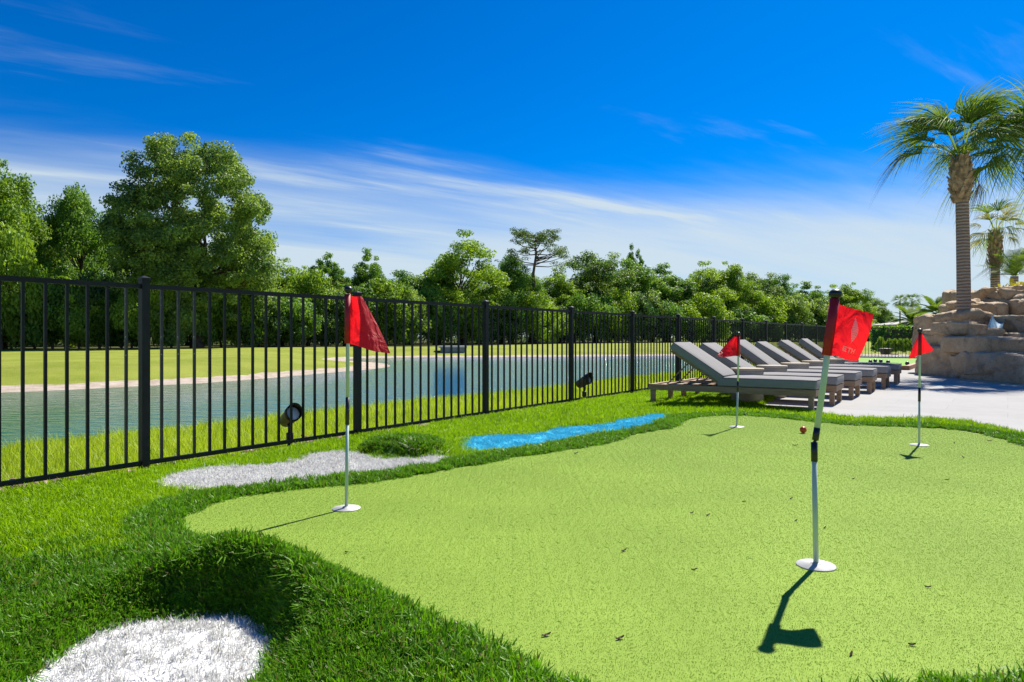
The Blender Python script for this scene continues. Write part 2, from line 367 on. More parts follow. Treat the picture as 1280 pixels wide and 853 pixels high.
green_px_far = [(223, 656), (235, 644), (262, 631), (324, 618.6), (386, 611.7), (455, 606.6), (507, 598), (558, 588.7), (620, 579), (638, 573.5), (724, 562),
                (763, 555), (796, 543), (825, 539), (842, 537), (852, 529), (868, 523), (901, 520), (940, 521), (980, 524), (1044, 531.5), (1091, 534), (1160, 535.6), (1199, 539), (1238, 546), (1280, 558), (1400, 600), (1640, 700)]
green_px_near = [(760, 853), (680, 822), (600, 787), (520, 747), (420, 707), (300, 679), (240, 664)]
near_r = [(1640, 822), (1400, 828), (1280, 832), (1200, 838), (1090, 842), (980, 856)]
GREEN = np.array([P(*p) for p in green_px_far] + [P(x, y, .045) for x, y in near_r] + [np.array([.95, 1.2]), np.array([.45, 1.2])] + [P(x, y, .05) for x, y in green_px_near])
GREEN = chaikin(GREEN, 2)
BUNK = chaikin([P(*p) for p in [(187, 610), (218, 596), (242, 590), (283, 586), (352, 584), (372, 577), (393, 569), (431, 567), (452, 570.5), (472, 577), (510, 577), (562, 572)]] + [P(*p, .032) for p in [(558, 575), (510, 585), (434, 592), (352, 601), (287, 610)]], 2)
BLUE = chaikin([P(*p) for p in [(579, 551), (589, 547), (671, 545), (684, 540.7), (697, 536), (753, 533), (766, 527.6), (802, 522.7), (807, 519), (842, 519)]] + [P(*p, .032) for p in [(802, 532.5), (743, 540.7), (711, 545.6), (688, 550.5), (655, 559), (612, 560), (586, 562), (579, 555)]], 1)
POTC = np.array([-1.02, 1.85]); POTR = np.array([.34, .47])
ang = np.linspace(0, 2 * PI, 72, endpoint=False)
def pot_r(a): return 1 + .06 * np.sin(3 * a + .6) + .04 * np.sin(5 * a + 2)
POT = np.stack([POTC[0] + POTR[0] * pot_r(ang) * np.cos(ang), POTC[1] + POTR[1] * pot_r(ang) * np.sin(ang)], 1)
pat_edge = [P(*p) for p in [(946, 510), (980, 512), (1019, 517.5), (1065, 525), (1091, 525.5), (1155, 525.5), (1199, 527.5), (1238, 534.5), (1280, 544), (1420, 578)]]
PATIO = np.array(pat_edge + [np.array([14, 4.2]), np.array([30, 4.0]), np.array([30, 15.0]), np.array([18., 23.6]), np.array([13.6, 26.8]), np.array([9.2, 20.0])] )
MOUND = P(508, 566)

def yard_h(p):
    p = np.atleast_2d(p); d = (p - POTC) / POTR; r = np.hypot(d[:, 0], d[:, 1]) / pot_r(np.arctan2(d[:, 1], d[:, 0]))
    a = np.arctan2(d[:, 1], d[:, 0])
    crest = -.03 + .165 * (.5 + .5 * np.cos(a - 1.25)) ** 3.5
    z = np.where(r < 1, -.06 - .01 * (1 - r * r), np.where(r < 1.36, -.06 + (crest + .06) * sm((r - 1) / .36), crest * (1 - sm((r - 1.36) / 1.5))))
    dm = ((p - MOUND) @ np.array([.92, -.38]) / .42) ** 2 + ((p - MOUND) @ np.array([.38, .92]) / .26) ** 2
    z = z + .10 * sm(1.15 - dm)
    gd = GDIST(p)
    z = np.where(z > 0, z * sm((gd + .02) / .22), z)
    z = z + .014 * np.exp(-((gd - .16) / .12) ** 2) * (p[:, 1] < 6) * sm(gd / .03) * sm((r - 1.3) / .4)
    return z
def GDIST(p): return sdf(p, GREEN)

# ------------------------------------------------------------------ setting: ground, pond, lawn, green, bunkers, patio
off = lambda t, s: P0 + FD * t + FN * s
POND = np.array([(-40, 9), (-24, 15.4), (-13.3, 17.8), (-10.7, 20.7), (-9, 22.5), (-7.6, 26.9), (-6.3, 30.4), (-5.7, 33), (-7.0, 38), (-11, 43), (-9.4, 48), (-2.3, 48.7), (4.7, 50.5), (13, 52.6), (25, 55), (33, 49), (27, 41)]
                + [off(t, -5.6 + .35 * math.sin(t * .7)) for t in (34, 28, 22, 17, 12, 8, 4, 0, -4, -9)] + [(-22, -8), (-40, -12)], float)
POND = chaikin(POND, 2)
def ground_h(p):
    p = np.atleast_2d(p); d = sdf(p, POND); s, t = fence_st(p)
    z = -.62 + np.where(d > 0, .56 * sm(d / 7.5 + .08) - .01, -1.0 * sm(-d / 4) + .02)
    z = z + np.where(d > 12, .05 * np.sin(p[:, 0] * .09) * np.cos(p[:, 1] * .07), 0)
    yard = sm((s - .12) / .5) * sm((T_END + .0 - t) / .5) * (p[:, 1] < 40)
    return z - .38 * yard
angs = np.concatenate([np.linspace(-180, -48, 40, endpoint=False), np.linspace(-48, 48, 420, endpoint=False), np.linspace(48, 180, 40, endpoint=False)]) * PI / 180
rad = np.concatenate([np.geomspace(.8, 140, 330), np.geomspace(150, 6000, 30)])
A, R_ = np.meshgrid(angs, rad); gp = np.stack([(R_ * np.sin(A)).ravel(), (R_ * np.cos(A)).ravel()], 1)
zg = ground_h(gp); na, nr = len(angs), len(rad)
i, j = np.meshgrid(np.arange(nr - 1), np.arange(na)); i = i.ravel(); j = j.ravel(); j2 = (j + 1) % na
gf = np.stack([i * na + j, (i + 1) * na + j, (i + 1) * na + j2, i * na + j2], 1)
me = fast_mesh('ground', np.column_stack([gp, zg]), gf[:, ::-1])
dp = sdf(gp, POND); sF, tF = fence_st(gp)
farside = (sF < -9) | (tF > 36)
attr(me, 'sand', np.where(farside, sm((2.4 - dp) / 1.6), sm((.35 - dp) / .3)))
attr(me, 'mulch', sm((.55 + sF) / .35) * (tF < T_END + .4) * (sF < .6))
def wood_front(x): return np.interp(x, [-60, -30, -8, 6, 25, 45, 70, 110], [50, 54, 66, 90, 104, 118, 145, 190])
attr(me, 'litter', sm((gp[:, 1] - wood_front(gp[:, 0]) + 3) / 2.5) * (gp[:, 0] < 78))
o = link('ground', me, M_ground, smooth=True); tag(o, kind='structure')
cen = POND.mean(0)
o = link('pond_water', mesh('pond_water', [(x, y, -.60) for x, y in (cen + (POND - cen) * 1.06)], [tuple(range(len(POND)))]), M_water); tag(o, kind='structure')

# artificial lawn sheet
gx = np.concatenate([np.arange(-7.5, -2.3, .1), np.arange(-2.3, .3, .022), np.arange(.3, 9.5, .08)]); gy = np.concatenate([np.arange(-1.0, 1.2, .1), np.arange(1.2, 3.4, .022), np.arange(3.4, 13.5, .08)])
X, Y = np.meshgrid(gx, gy); lp = np.stack([X.ravel(), Y.ravel()], 1)
s_, _t = fence_st(lp); far = s_ < .0
lp2 = lp + np.where(far, np.minimum(-s_, .3), 0)[:, None] * FN
nx, ny = len(gx), len(gy)
i, j = np.meshgrid(np.arange(ny - 1), np.arange(nx - 1)); i = i.ravel(); j = j.ravel()
lf = np.stack([i * nx + j, i * nx + j + 1, (i + 1) * nx + j + 1, (i + 1) * nx + j], 1)
lf = lf[(s_[lf] > -.12).any(1)]
zl = yard_h(lp2); gdl = GDIST(lp2)
me = fast_mesh('lawn', np.column_stack([lp2, zl]), lf); o = link('lawn', me, M_turf, smooth=True); tag(o, kind='structure')

def sheet(name, poly, z, mat, th=0.0):
    bm = bmesh.new(); vs = [bm.verts.new((x, y, z)) for x, y in poly]
    f = bm.faces.new(vs)
    if f.normal.z < 0 or f.calc_area() < 0: pass
    bm.normal_update()
    if f.normal.z < 0: bmesh.ops.reverse_faces(bm, faces=[f])
    bmesh.ops.triangulate(bm, faces=bm.faces[:]); me = bpy.data.meshes.new(name); bm.to_mesh(me); bm.free()
    o = link(name, me, mat); return tag(o, kind='structure')
sheet('putting_green', GREEN, .008, M_green)
sheet('patio', PATIO, .012, M_patio)
def drape(name, poly, dz, mat, n=14):
    c = poly.mean(0); v = []; f = []; m = len(poly)
    for k in range(n + 1):
        ring = c + (poly - c) * (k / n if k else .002); z = yard_h(ring) + dz
        v += [(x, y, h) for (x, y), h in zip(ring, z)]
    for k in range(n):
        for a in range(m): f.append((k * m + a, (k + 1) * m + a, (k + 1) * m + (a + 1) % m, k * m + (a + 1) % m))
    o = link(name, mesh(name, v, f), mat, smooth=True); return tag(o, kind='structure')
sheet('white_bunker', BUNK, .010, M_white)
sheet('blue_turf_stream', BLUE, .010, M_blue)
drape('white_pot_bunker', POT, .008, M_white)

# ------------------------------------------------------------------ scattered stuff (geometry-node instances)
def clump(name, mat, n, radius, length, width, lean, seg=2, lvar=.35, seed=0, square=0.):
    r = np.random.default_rng(seed); v = []; f4 = []; tint = []
    for k in range(n):
        a = r.uniform(0, 2 * PI); rr = radius * math.sqrt(r.uniform()); bx, by = rr * math.cos(a), rr * math.sin(a)
        if square: bx, by = r.uniform(-.5, .5) * square, r.uniform(-.5, .5) * square
        L = length * (1 + r.uniform(-lvar, lvar)); w = width * r.uniform(.7, 1.3); d = r.uniform(0, 2 * PI); ln = abs(r.normal(0, lean)) + .05
        dx, dy = math.cos(d), math.sin(d); sx, sy = -dy * w / 2, dx * w / 2; b0 = len(v); t = r.uniform()
        for q_ in range(seg + 1):
            h = q_ / seg; ox = dx * L * ln * h * h; oy = dy * L * ln * h * h; zz_ = L * h * math.sqrt(max(.05, 1 - min(.9, ln * ln * h * .6))); ww = 1 - .75 * h * h
            v += [(bx + ox - sx * ww, by + oy - sy * ww, zz_), (bx + ox + sx * ww, by + oy + sy * ww, zz_)]; tint += [t, t]
        for q_ in range(seg): f4.append((b0 + 2 * q_, b0 + 2 * q_ + 1, b0 + 2 * q_ + 3, b0 + 2 * q_ + 2))
    me = fast_mesh(name, v, f4); attr(me, 'tint', tint); me.materials.append(mat)
    return bpy.data.objects.new(name, me)
def scatter(name, pts, scl, sources, label, tilt=.12, seed=0, nrm=None, quarter=False):
    r = np.random.default_rng(seed); n = len(pts); rz = r.integers(0, 4, n) * PI / 2 if quarter else r.uniform(0, 2 * PI, n); rx0 = r.normal(0, tilt, n); ry0 = r.normal(0, tilt, n)
    if nrm is not None:                                          # tufts stand on the slope they grow from
        cx, sx = np.cos(rz), np.sin(rz); nx_, ny_ = nrm[:, 0] * cx + nrm[:, 1] * sx, -nrm[:, 0] * sx + nrm[:, 1] * cx
        rx0 = rx0 - np.arcsin(np.clip(ny_, -1, 1)); ry0 = ry0 + np.arctan2(nx_, nrm[:, 2])
    me = bpy.data.meshes.new(name); me.vertices.add(n); me.vertices.foreach_set('co', np.asarray(pts, np.float32).ravel())
    attr(me, 'scl', scl)
    a = me.attributes.new('rot', 'FLOAT_VECTOR', 'POINT'); a.data.foreach_set('vector', np.column_stack([rx0, ry0, rz]).astype(np.float32).ravel())
    a = me.attributes.new('pick', 'INT', 'POINT'); a.data.foreach_set('value', r.integers(0, len(sources), n).astype(np.int32))
    o = link(name, me); col = bpy.data.collections.new(name + '_source')
    for s in sources: col.objects.link(s)
    ng = bpy.data.node_groups.new(name, 'GeometryNodeTree')
    ng.interface.new_socket('Geometry', in_out='INPUT', socket_type='NodeSocketGeometry'); ng.interface.new_socket('Geometry', in_out='OUTPUT', socket_type='NodeSocketGeometry')
    N = ng.nodes.new; gi = N('NodeGroupInput'); go = N('NodeGroupOutput'); ci = N('GeometryNodeCollectionInfo'); ip = N('GeometryNodeInstanceOnPoints')
    ci.inputs['Collection'].default_value = col; ci.inputs['Separate Children'].default_value = True; ci.inputs['Reset Children'].default_value = True
    def na_(nm, dt):
        x = N('GeometryNodeInputNamedAttribute'); x.data_type = dt; x.inputs['Name'].default_value = nm; return x.outputs['Attribute']
    e = N('FunctionNodeEulerToRotation'); L = ng.links.new
    L(na_('rot', 'FLOAT_VECTOR'), e.inputs[0]); L(gi.outputs[0], ip.inputs['Points']); L(ci.outputs[0], ip.inputs['Instance']); ip.inputs['Pick Instance'].default_value = True
    L(na_('pick', 'INT'), ip.inputs['Instance Index']); L(e.outputs[0], ip.inputs['Rotation']); L(na_('scl', 'FLOAT'), ip.inputs['Scale']); L(ip.outputs[0], go.inputs[0])
    md = o.modifiers.new('scatter', 'NODES'); md.node_group = ng
    return tag(o, label, label.split()[-1] if False else None, kind='stuff')
def inview(p, margin=420):
    px = 640 + F * p[:, 0] / np.maximum(p[:, 1], .3); return (p[:, 1] > 1.2) & (px > -margin) & (px < 1280 + margin)
def rand_pts(x0, x1, y0, y1, dens, falloff=None):
    n = int((x1 - x0) * (y1 - y0) * dens); p = np.column_stack([rng.uniform(x0, x1, n), rng.uniform(y0, y1, n)])
    if falloff: p = p[rng.uniform(0, 1, n) < np.clip(falloff / p[:, 1], 0, 1)]
    return p[inview(p)]

p = rand_pts(-7, 9, 1.2, 13.2, 700, 4.5)
ex = rand_pts(-2.2, 0, 1.2, 3.2, 2200); ed_ = sdf(ex, POT); p = np.vstack([p, ex[(ed_ > 0) & (ed_ < .30)]])
s_, t_ = fence_st(p); gd = GDIST(p)
keep = (s_ > .02) & (gd > .0) & ~inside(p, PATIO) & (sdf(p, BUNK) > .0) & (sdf(p, BLUE) > .0) & (sdf(p, POT) > .005)
p, gd = p[keep], gd[keep]
potd = sdf(p, POT); dm = np.hypot(*((p - MOUND)).T)
near = np.clip((3.1 - p[:, 1]) / .7, 0, 1) * (p[:, 0] < 1.2)
fr = np.maximum.reduce([sm((.30 + .06 * np.sin(p[:, 0] * 5) - gd) / .07), sm((.62 - potd) / .25), sm((.36 - dm) / .12), near * .75])
isf = rng.uniform(0, 1, len(p)) < fr
z = yard_h(p); e_ = .03; NR = np.column_stack([-(yard_h(p + (e_, 0)) - yard_h(p - (e_, 0))) / (2 * e_), -(yard_h(p + (0, e_)) - yard_h(p - (0, e_))) / (2 * e_), np.full(len(p), 1.15)]); NR /= np.linalg.norm(NR, axis=1)[:, None]
lawn_src = [clump('lawn_tuft', B_lawn, 56, .055, .028, .0040, .9, seed=s) for s in (1, 2, 3)]
fr_src = [clump('fringe_tuft', B_fringe, 66, .045, .033, .0054, .75, seg=3, lvar=.22, seed=s) for s in (4, 5, 6)]
a_ = ~isf; scatter('lawn_turf', np.column_stack([p[a_], z[a_]]), rng.uniform(.8, 1.2, a_.sum()) * np.clip(p[a_, 1] / 5, 1, 1.4), lawn_src, 'bright green artificial lawn pile between fence and putting green', .1, 1, NR[a_])
a_ = isf; scatter('fringe_turf', np.column_stack([p[a_], z[a_]]), rng.uniform(.75, 1.15, a_.sum()) * np.where(potd[a_] < .7, 1.1, 1.0), fr_src, 'longer dark green turf around the putting green and the pot bunker', .16, 2, NR[a_])

gg = np.stack(np.meshgrid(np.arange(-3, 8, .066), np.arange(1.2, 8.2, .066)), -1).reshape(-1, 2); p = gg[inside(gg, GREEN) & inview(gg)]
gr_src = [clump('pile_tuft', B_green, 280, .062, .0038, .0018, .9, seg=1, seed=s, square=.067) for s in (11, 12, 13, 14, 15)]
scatter('putting_pile', np.column_stack([p, np.full(len(p), .007)]), np.ones(len(p)), gr_src, 'short pale green pile of the putting green', .0, 3, None, True)
p = rand_pts(-3.5, 0, 1.2, 6, 1500); a_ = inside(p, POT); b_ = inside(p, BUNK)
p2 = p[a_ | b_]; w_src = [clump('white_tuft', B_white, 46, .04, .017, .0035, .7, seg=1, seed=s) for s in (21, 22)]
scatter('white_bunker_pile', np.column_stack([p2, np.where(a_[a_ | b_], yard_h(p2), .008)]), rng.uniform(.8, 1.2, len(p2)), w_src, 'white artificial turf pile filling the two bunkers', .2, 4)
p = rand_pts(-1, 3, 4.5, 9, 700); p = p[inside(p, BLUE)]
scatter('blue_stream_pile', np.column_stack([p, np.full(len(p), .009)]), np.ones(len(p)), [clump('blue_tuft', B_blue, 46, .05, .014, .0035, .7, seg=1, seed=31)], 'bright blue turf pile of the mock stream', .1, 5)

n = 60000; tt = rng.uniform(-4, T_END + 8, n) ; ss = -rng.uniform(.16, 5.9, n); keep = rng.uniform(0, 1, n) < np.clip(9 / (tt + 6), .12, 1)
bp = np.array([P0 + FD * a + FN * b for a, b in zip(tt[keep], ss[keep])]); ss = ss[keep]; tt = tt[keep]
k2 = inview(bp, 300) & (sdf(bp, POND) > -.1) & (rng.uniform(0, 1, len(bp)) < np.clip((-ss - .22) / .65, .03, 1)); bp, ss = bp[k2], ss[k2]
bank_src = [clump('bank_tuft', B_bank, 26, .10, .19, .0065, .5, seg=3, lvar=.5, seed=s) for s in (41, 42, 43)]
scatter('bank_grass', np.column_stack([bp, ground_h(bp) - .01]), rng.uniform(.5, 1.1, len(bp)) * np.clip(.36 + -ss * .18, .40, .85), bank_src, 'tall yellow green grass on the bank between fence and pond', .15, 6)
n = 5200; tt = rng.uniform(-3, T_END, n) ** 1.0; ss = -np.abs(rng.normal(.10, .16, n)) + .02
cp = np.array([P0 + FD * a + FN * b for a, b in zip(tt, ss)]); cp = cp[inview(cp, 200)]
def chip(seed):
    r = np.random.default_rng(seed); v = []; f = []; tn = []
    for k in range(5):
        c = r.uniform(-.05, .05, 3) * (1, 1, 0) + (0, 0, .006); l, w, h = r.uniform(.012, .03), r.uniform(.004, .010), .004; a = r.uniform(0, 6.28); tt_ = r.uniform()
        ca, sa = math.cos(a), math.sin(a); b0 = len(v)
        for sx, sy, sz in ((-1, -1, 0), (1, -1, 0), (1, 1, 0), (-1, 1, 0), (-.8, -.8, 1), (.9, -.6, 1), (.8, .7, 1), (-.9, .8, 1)):
            v.append((c[0] + ca * sx * l - sa * sy * w, c[1] + sa * sx * l + ca * sy * w, c[2] + sz * h)); tn.append(tt_)
        f += [tuple(b0 + i for i in q_) for q_ in ((4, 5, 6, 7), (0, 1, 5, 4), (1, 2, 6, 5), (2, 3, 7, 6), (3, 0, 4, 7))]
    me = fast_mesh('mulch_chip', v, f); attr(me, 'tint', tn); me.materials.append(M_chip); return bpy.data.objects.new('mulch_chip', me)
scatter('mulch', np.column_stack([cp, np.maximum(ground_h(cp), -.075)]), rng.uniform(.7, 1.5, len(cp)), [chip(51), chip(52), chip(53)], 'brown bark chips and dry litter under the fence', .3, 7)

# ------------------------------------------------------------------ fence
FH = 1.27
def fence(start, d, npan, name, label, post_first=True, scuff=()):
    root = empty(name, (start[0], start[1], 0), math.atan2(d[1], d[0])); tag(root, label, 'fence', 'black metal fences round the yard')
    post = MB().box(-.026, .026, -.026, .026, -.35, FH - .02); pm = mesh('post', post.v, post.f); pm.materials.append(M_iron)
    cap = MB().box(-.031, .031, -.031, .031, FH - .02, FH - .004).add([(-.031, -.031, FH - .004), (.031, -.031, FH - .004), (.031, .031, FH - .004), (-.031, .031, FH - .004), (0, 0, FH + .012)], [(0, 1, 4), (1, 2, 4), (2, 3, 4), (3, 0, 4)])
    cm = mesh('cap', cap.v, cap.f); cm.materials.append(M_iron)
    tr = MB().box(.028, PAN - .028, -.014, .014, FH - .075, FH - .045); tm = mesh('top_rail', tr.v, tr.f); tm.materials.append(M_iron)
    brl = MB().box(.028, PAN - .028, -.014, .014, .035, .063); bm_ = mesh('bottom_rail', brl.v, brl.f); bm_.materials.append(M_iron)
    pk = MB().box(-.008, .008, -.008, .008, .0632, FH - .0752); km = mesh('picket', pk.v, pk.f); km.materials.append(M_iron)
    ks = km.copy(); ks.materials.clear(); ks.materials.append(M_scuff)
    for k in range(npan + 1):
        o = link('post', pm, None, root); o.location = (k * PAN, 0, 0); c = link('cap', cm, None, o)
    for k in range(npan):
        for m_ in (tm, bm_):
            o = link(m_.name.split('.')[0], m_, None, root); o.location = (k * PAN, 0, 0)
        for a in range(15):
            o = link('picket', ks if (k, a) in scuff else km, None, root); o.location = (k * PAN + (a + 1) * PAN / 16, 0, 0)
    return root
fence(P0 - FD * PAN, FD, NP + 1, 'metal_fence', 'long black metal picket fence running along the pond bank', scuff=((1, 0), (1, 1), (1, 2), (0, 14)))
fence(P0 + FD * T_END + FN * .06, FN, 5, 'metal_fence', 'black metal picket fence across the far end of the yard by the ball court')

# ------------------------------------------------------------------ flagsticks
def cyl(name, a, b, r, mat, parent, n=12, r2=None, smooth=True):
    return MB().tube([a, b], [r, r2 or r], n).build(name, mat, parent, smooth)
def flag_surface(c, wave, dep):
    """corner points (TL, TR, BR, BL) in local coordinates -> function (u, v) -> point"""
    TL, TR, BR, BL = [Vector(x) for x in c]
    def f(u, v):
        p = (TL * (1 - u) + TR * u) * (1 - v) + (BL * (1 - u) + BR * u) * v
        k = min(1, u * 4)
        p = p + Vector((0, 1, 0)) * (wave * k * math.sin(u * 5.2 + v * 2.1 + 0.4) + dep * math.sin(PI * v) * u)
        p.z += -.006 * math.sin(PI * u) * (1 - v) + .004 * k * math.sin(7 * u) * v
        return p
    return f
def flag_grid(name, fn, parent, mat, n=18, m=14, u0=0., u1=1., thick=.0008):
    v = []; f = []
    for side in (0, 1):
        for a in range(n + 1):
            for b_ in range(m + 1):
                u = u0 + (u1 - u0) * a / n; p = fn(u, b_ / m); e = .004
                nn = (fn(u + e, b_ / m) - fn(u - e, b_ / m)).cross(fn(u, b_ / m + e) - fn(u, b_ / m - e)).normalized()
                v.append(p + nn * thick * (.5 if side else -.5))
    K = (n + 1) * (m + 1); idx = lambda s, a, b_: s * K + a * (m + 1) + b_
    for a in range(n):
        for b_ in range(m):
            f.append((idx(0, a, b_), idx(0, a + 1, b_), idx(0, a + 1, b_ + 1), idx(0, a, b_ + 1)))
    me = mesh(name, v[:K], f); return link(name, me, mat, parent, True)
def hole_plate(root, r=.072):
    m_ = MB().lathe([(r, .009), (r * .97, .0125), (.022, .014), (.018, .020), (.012, .021)], 32); m_.build('hole_plate', M_cup, root, True)
def flagstick(base_px, joint_pys, top_px, label, pole_r=.0092, top_dy=0.):
    b = P(*base_px); Y = b[1]; root = empty('golf_flagstick', (b[0], b[1], 0)); tag(root, label, 'golf flag', 'golf flags on the putting green')
    L = lambda px, py, dy=0.: W(px, py, Y + dy) - Vector((b[0], b[1], 0))
    hole_plate(root)
    return root, L, Y

# 1: flag by the white bunker
root, L, Y = flagstick((433, 638), None, None, 'red golf flag on white pole standing beside the white bunker')
cyl('lower_pole', (0, 0, .012), L(434, 531), .0085, M_pole, root)
cyl('joint', L(434, 530.9), L(434.5, 497), .0105, M_black, root); cyl('joint', L(434.4, 514), L(434.5, 512), .0112, M_black, root)
cyl('upper_pole', L(434.5, 496.9), L(435.5, 370), .0085, M_pole, root)
MB().lathe([(.008, -.016), (.012, -.012), (.020, -.004), (.022, .004), (.017, .015), (.008, .021), (.002, .022)], 16, tuple(L(435.5, 363))).build('knob', M_black, root, True)
fn = flag_surface((L(431, 368), L(453, 371, .05), L(487, 443, -.02), L(431, 429)), .026, .03)
fl = flag_grid('flag', fn, root, M_flag)
MB().tube([L(434.6, 368), L(434.4, 400), L(434.2, 429.5)], [.0150, .0142, .0150], 14).build('sleeve', M_hem, fl, True)
# 2: flag beside the loungers
root, L, Y = flagstick((921, 535), None, None, 'small red triangular golf flag standing beside the sun loungers')
cyl('lower_pole', (0, 0, .012), L(922, 490), .0088, M_pole, root); cyl('joint', L(922, 489.9), L(922.5, 477), .0108, M_black, root)
cyl('upper_pole', L(922.5, 476.9), L(923.2, 420), .0088, M_pole, root)
MB().lathe([(.008, -.016), (.012, -.012), (.020, -.004), (.022, .004), (.017, .015), (.008, .021), (.002, .022)], 16, tuple(L(923, 418))).build('knob', M_black, root, True)
fn = flag_surface((L(925, 420), L(917, 421, .04), L(897, 446, -.05), L(925, 445.5)), .022, .04)
fl = flag_grid('flag', fn, root, M_flag)
MB().tube([L(923.2, 420), L(923, 433), L(922.8, 445)], [.0142, .0135, .0142], 14).build('sleeve', M_hem, fl, True)
# 3: flag before the rocks
root, L, Y = flagstick((1149, 558), None, None, 'red golf flag folded round its pole standing before the rock wall')
cyl('lower_pole', (0, 0, .012), L(1149.2, 502), .0080, M_pole, root); cyl('joint', L(1149.2, 501.9), L(1149.4, 485), .0100, M_black, root)
cyl('upper_pole', L(1149.4, 484.9), L(1150, 417), .0080, M_pole, root)
MB().lathe([(.008, -.016), (.012, -.012), (.018, -.004), (.020, .004), (.016, .014), (.008, .019), (.002, .020)], 16, tuple(L(1150, 414))).build('knob', M_black, root, True)
fn = flag_surface((L(1150, 416), L(1152.5, 417.5, -.02), L(1168, 438, -.08), L(1150, 444)), .008, .01); fl = flag_grid('flag', fn, root, M_flag)
fn = flag_surface((L(1150, 416.5), L(1148.5, 418, .03), L(1136.5, 449, .06), L(1150, 444)), .008, .01); flag_grid('flag_fold', fn, fl, M_flag)
MB().tube([L(1150, 416.5), L(1149.9, 430), L(1149.8, 444)], [.0135, .0128, .0135], 14).build('sleeve', M_hem, fl, True)
# 4: the bent flag with the emblem
root, L, Y = flagstick((1020, 710), None, None, 'bent golf flagstick with red flag showing a white feather emblem and letters')
cyl('lower_pole', (0, 0, .012), L(1018, 577), .0098, M_pole, root, 16)
cyl('joint', L(1018, 576.9), L(1017.8, 553), .0120, M_black, root, 16); cyl('link', L(1017.9, 554), L(1019.5, 549), .0058, M_black, root, 12)
cyl('joint', L(1019, 550.5), L(1021.5, 535), .0120, M_black, root, 16); cyl('upper_pole', L(1021.5, 535.1), L(1043.4, 376), .0112, M_pole, root, 16)
MB().lathe([(.010, -.022), (.012, -.016), (.021, -.009), (.0245, .0), (.0225, .009), (.014, .017), (.003, .020)], 24, tuple(L(1044.5, 368))).build('knob', M_black, root, True)
fn = flag_surface((L(1038, 374), L(1090, 393, -.03), L(1075, 452, -.05), L(1027, 443)), .016, -.02)
fl = flag_grid('flag', fn, root, M_flag, 26, 20)
MB().tube([L(1043.5, 374), L(1038.5, 409), L(1033.5, 444.5)], [.0180, .0172, .0180], 18).build('sleeve', M_hem, fl, True)
def printed(name, polys, off_=.0016):
    v = []; f = []
    for poly in polys:
        for sgn in (-1,):
            b0 = len(v)
            for u, w in poly:
                e = .004; p_ = fn(u, w); nn = (fn(u + e, w) - fn(u - e, w)).cross(fn(u, w + e) - fn(u, w - e)).normalized()
                if nn.y > 0: nn = -nn
                v.append(p_ + nn * off_)
            f.append(tuple(range(b0, len(v))))
    bm = bmesh.new(); me = mesh(name, v, f); bm.from_mesh(me); bmesh.ops.triangulate(bm, faces=bm.faces[:]); bm.to_mesh(me); bm.free()
    return link(name, me, M_print, fl)
feather = []
ns = 11
for k in range(ns):                       # barbs of the feather, each a slanted blade
    t0, t1 = k / ns, (k + .92) / ns
    wv_ = lambda t: .078 * math.sin(PI * min(1, .12 + t * .98)) ** .7 * (0.35 + .65 * min(1, t * 2.2))
    cx = lambda t: .60 - .02 * t + .03 * math.sin(t * 3)
    y0 = lambda t: .17 + .52 * t
    feather.append([(cx(t0) - wv_(t0), y0(t0) + .03), (cx(t0), y0(t0)), (cx(t0) + wv_(t0) * .9, y0(t0) + .025), (cx(t1) + wv_(t1) * .9, y0(t1) + .02), (cx(t1), y0(t1)), (cx(t1) - wv_(t1), y0(t1) + .025)])
printed('feather_emblem', feather)
def bars(x, w, h, y, strokes): return [[(x + a * w, y + c * h), (x + b_ * w, y + c * h), (x + b_ * w, y + d * h), (x + a * w, y + d * h)] for a, b_, c, d in strokes]
lw = .095; ly, lh = .765, .10
E = bars(.44, lw, lh, ly, [(0, .24, 0, 1), (.24, 1, 0, .2), (.24, .85, .4, .6), (.24, 1, .8, 1)])
T = bars(.55, lw, lh, ly, [(0, 1, 0, .2), (.38, .62, .2, 1)])
Hh = bars(.66, lw, lh, ly, [(0, .24, 0, 1), (.76, 1, 0, 1), (.24, .76, .4, .6)])
printed('lettering', E + T + Hh)

# red ball, fallen leaves
b = P(1004, 543); me = bpy.data.meshes.new('ball'); bm = bmesh.new(); bmesh.ops.create_uvsphere(bm, u_segments=20, v_segments=12, radius=.030); bm.to_mesh(me); bm.free()
o = link('golf_ball', me, M_ballr, None, True); o.location = (b[0], b[1], .040); tag(o, 'small orange red ball lying on the putting green', 'ball')
def leaf_mesh(seed, l, w):
    r = np.random.default_rng(seed); v = []; n = 6
    for k in range(n + 1):
        t = k / n; ww = w * math.sin(PI * (.06 + .88 * t)) ; zz_ = .004 + .012 * abs(t - .4) + .003 * r.uniform()
        v += [(-l / 2 + l * t, -ww / 2, zz_ + .004), (-l / 2 + l * t, 0, zz_), (-l / 2 + l * t, ww / 2, zz_ + .005)]
    f = []
    for k in range(n): f += [(3 * k, 3 * k + 3, 3 * k + 4, 3 * k + 1), (3 * k + 1, 3 * k + 4, 3 * k + 5, 3 * k + 2)]
    return mesh('fallen_leaf', v, f)
lms = [leaf_mesh(s, l, w) for s, l, w in ((1, .040, .014), (2, .032, .009), (3, .026, .012))]
